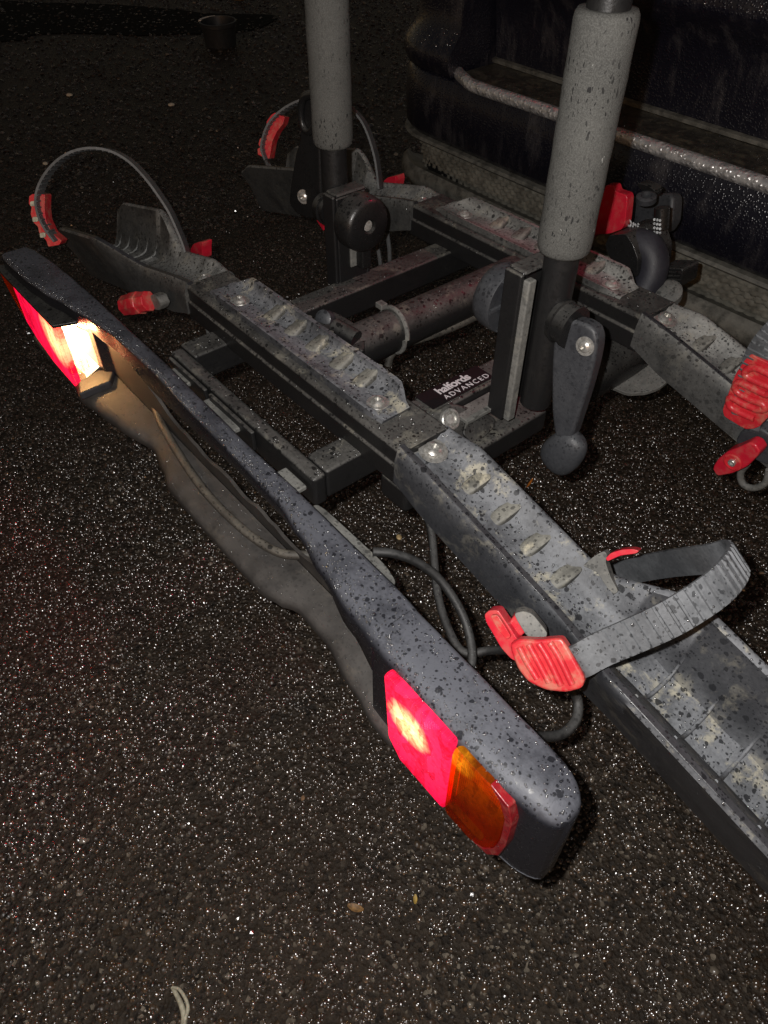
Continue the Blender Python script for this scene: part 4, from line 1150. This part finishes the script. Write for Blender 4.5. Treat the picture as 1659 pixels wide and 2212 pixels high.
# ================================================================ RAIN BEADS
def water_mat():
    m, nt, p = mat('rain_water')
    p.inputs['Base Color'].default_value = (.02, .021, .023, 1); p.inputs['Roughness'].default_value = .2
    p.inputs['Specular IOR Level'].default_value = 1.0
    t = nt.nodes.new('ShaderNodeBsdfTransparent'); x = nt.nodes.new('ShaderNodeMixShader'); x.inputs[0].default_value = .5
    nt.links.new(p.outputs[0], x.inputs[1]); nt.links.new(t.outputs[0], x.inputs[2])
    g = nt.nodes.new('ShaderNodeBsdfGlossy'); g.inputs[0].default_value = (.12, .12, .12, 1); g.inputs['Roughness'].default_value = .2
    a = nt.nodes.new('ShaderNodeAddShader'); nt.links.new(x.outputs[0], a.inputs[0]); nt.links.new(g.outputs[0], a.inputs[1])
    nt.links.new(a.outputs[0], nt.nodes['Material Output'].inputs[0]); M['water'] = m
water_mat()
def rain_beads(names, count, rmin, rmax, zmin=.25, owner=None):
    tri = []
    for o in list(bpy.data.objects):
        if o.type != 'MESH' or o.name.split('.')[0] not in names: continue
        off = WLOC[o.name]; me = o.data; me.calc_loop_triangles()
        for t in me.loop_triangles:
            if t.normal.z > zmin and t.area > 1e-9:
                tri.append((t.area * (t.normal.z ** 1.5), [me.vertices[i].co + off for i in t.vertices], t.normal.copy()))
    ws = np.cumsum([t[0] for t in tri]); g = Geo(); k = 0
    for q in np.searchsorted(ws, rng.uniform(0, ws[-1], count)):
        _, (a, b, c), n = tri[int(q)]
        u, v = random.random(), random.random()
        if u + v > 1: u, v = 1 - u, 1 - v
        p = a + (b - a) * u + (c - a) * v; r = rmin + (rmax - rmin) * random.random() ** 2.4
        e1, e2 = frame_of(n); a0 = random.random() * 6; hgt = random.uniform(.45, .8)
        V = []
        for rr, hh in ((1.0, -.05), (.78, .6)):
            for j in range(7):
                t = a0 + 2 * math.pi * j / 7; V.append(p + (e1 * math.cos(t) + e2 * math.sin(t)) * r * rr + n * r * hgt * hh)
        V.append(p + n * r * hgt)
        F = [(j, (j + 1) % 7, 7 + (j + 1) % 7, 7 + j) for j in range(7)] + [(7 + j, 7 + (j + 1) % 7, 14) for j in range(7)]
        g.v += V; g.f += [[i + k for i in f] for f in F]; k += 15
    o = g.obj('rain_beads', 'water', owner or rack, smooth=180, recalc=False)
    o['kind'] = 'stuff'
rain_beads({'wheel_tray', 'tread_liner', 'centre_rail', 'cross_beam', 'front_crossbar'}, 4200, .0004, .0016)
rain_beads({'bumper_corner', 'tailgate'}, 5200, .0012, .0032, .28, car)
rain_beads({'chrome_rim', 'bumper_step'}, 900, .0006, .0018, .2, car)
def edge_beads(n):
    g = Geo()
    for i in range(n):
        x = random.uniform(-1.10, -.10); yb, yr, zl = lerp_tab(HOOD, x)
        r = min(.018, (yb - yr) * .55) * (.42 + .58 * max(0, min(1, (x + .85) / .45)))
        t = random.uniform(.15, 1.1); p = Vector((x, yr + r - r * math.sin(t), .480 - r * .8 + r * .8 * math.cos(t)))
        q = random.uniform(.0005, .0014)
        bm = bmesh.new(); bmesh.ops.create_icosphere(bm, subdivisions=1, radius=q)
        g.add([v.co + p for v in bm.verts], [[v.index for v in f.verts] for f in bm.faces]); bm.free()
    o = g.obj('edge_beads', 'water', rack, smooth=180); o['kind'] = 'stuff'
edge_beads(700)
rain_beads({'light_bar', 'lamp_housing'}, 1300, .0004, .0013)
rain_beads({'bottom_shelf', 'tyre_strap', 'lock_lever', 'post_bracket', 'cable', 'spine_tube'}, 1100, .0004, .0013)

# ================================================================ LOOSE THINGS ON THE TARMAC
def leaf(px, length, width, ang, name, label, cat, ma, curl=.3):
    c = onz(px, .006); a = Vector((math.cos(ang), math.sin(ang), 0)); b = Vector((-a.y, a.x, 0))
    g = Geo(); n = 7; top = []
    L, Rr, C = [], [], []
    for i in range(n):
        t = i / (n - 1); wd = width * math.sin(math.pi * (.08 + .84 * t)) ** .8 * .5
        z = length * curl * (t - .5) ** 2 + .0005
        C.append(c + a * (t - .5) * length + Vector((0, 0, z)))
        L.append(C[-1] + b * wd + Vector((0, 0, wd * .35))); Rr.append(C[-1] - b * wd + Vector((0, 0, wd * .3)))
    th = Vector((0, 0, -.0004))
    rings = [[L[i], C[i], Rr[i], Rr[i] + th, C[i] + th, L[i] + th] for i in range(n)]
    v, f = loft(rings); o = link(name, v, f, ma, smooth=70)
    tag(o, label, cat); return o
leaf((897, 1943), .011, .005, 2.4, 'fallen_leaf', 'small yellow leaf scrap on the tarmac below the right lamp', 'leaf', 'yellow')
leaf((768, 1962), .020, .009, .6, 'fallen_leaf', 'crumpled brown leaf on the tarmac, bigger and left of the yellow scrap', 'leaf', 'brownleaf', .5)
leaf((1144, 1045), .030, .004, 1.9, 'grass_blade', 'thin orange grass blade on the tarmac below the hanging lever', 'grass blade', 'orange')
leaf((515, 3), .14, .06, .5, 'fallen_leaf', 'orange brown dead leaf far off beyond the black patch', 'leaf', 'brownleaf', .6)
def stone(px, r, label, ma, sq=.6):
    c = onz(px, r * sq * .6); bm = bmesh.new(); bmesh.ops.create_icosphere(bm, subdivisions=2, radius=r)
    e = random.uniform(1.1, 1.5); ang = random.uniform(0, 3)
    V = []
    for q in bm.verts:
        p = q.co.copy(); p.x *= e; p.z *= sq; p += p.normalized() * r * random.uniform(-.05, .05)
        V.append(c + Matrix.Rotation(ang, 3, 'Z') @ p)
    F = [[q.index for q in f.verts] for f in bm.faces]; bm.free()
    tag(link('pebble', V, F, ma, smooth=80), label, 'pebble')
stone((862, 1160), .0052, 'smooth cream pebble between the light bar and the black cable', 'pebble')
stone((150, 205), .011, 'pale stone on the tarmac nearest the black patch at left', 'palestone')
stone((98, 353), .009, 'pale stone left of the standing strap hoop', 'palestone')
stone((1000, 1351), .0038, 'bright white grit beside the looping cable', 'palestone')
stone((370, 226), .011, 'pale stone in the open tarmac right of the strap hoop top', 'palestone')
def shred():
    g = Geo()
    a = [(372, 2132), (382, 2150), (392, 2172), (398, 2196), (397, 2215), (400, 2245)]
    b = [(372, 2132), (388, 2138), (402, 2160), (406, 2180), (400, 2200), (398, 2220)]
    g.add(*tube([onz(p, .007) for p in a], lambda t: .0022 + .0022 * t, 8, 4))
    g.add(*tube([onz(p, .009) for p in b], lambda t: .0016 + .001 * t, 8, 4))
    o = g.obj('plastic_shred', 'shred', smooth=60)
    tag(o, 'pale twisted strip of litter on the tarmac in the lower left', 'litter')
shred()
def pot():
    c = onz((478, 98), 0); root = empty('plant_pot', c); WLOC[root.name] = c
    tag(root, 'dark plastic pot with a white rim patch standing at the end of the black patch', 'pot')
    v, f = lathe(c, (.02, -.03, 1), [(0, .070), (.001, .074), (.06, .080), (.086, .084), (.088, .089), (.103, .090), (.105, .088), (.105, .082), (.02, .070), (.02, 0)], 32)
    link('pot_body', v, f, 'pot', root, smooth=45)
    q = c + Vector((0, 0, .105)); g = Geo()
    rr = []
    for k in range(8):
        t = R(-150 + 11 * k) ; d = Vector((math.cos(t - .9), math.sin(t - .9), 0))
        rr.append([q + d * .0915 + Vector((0, 0, -.016)), q + d * .0925 + Vector((0, 0, .002)), q + d * .080 + Vector((0, 0, .003)), q + d * .080 + Vector((0, 0, .0005))])
    v, f = loft(rr); link('rim', v, f, 'potrim', root)
pot()
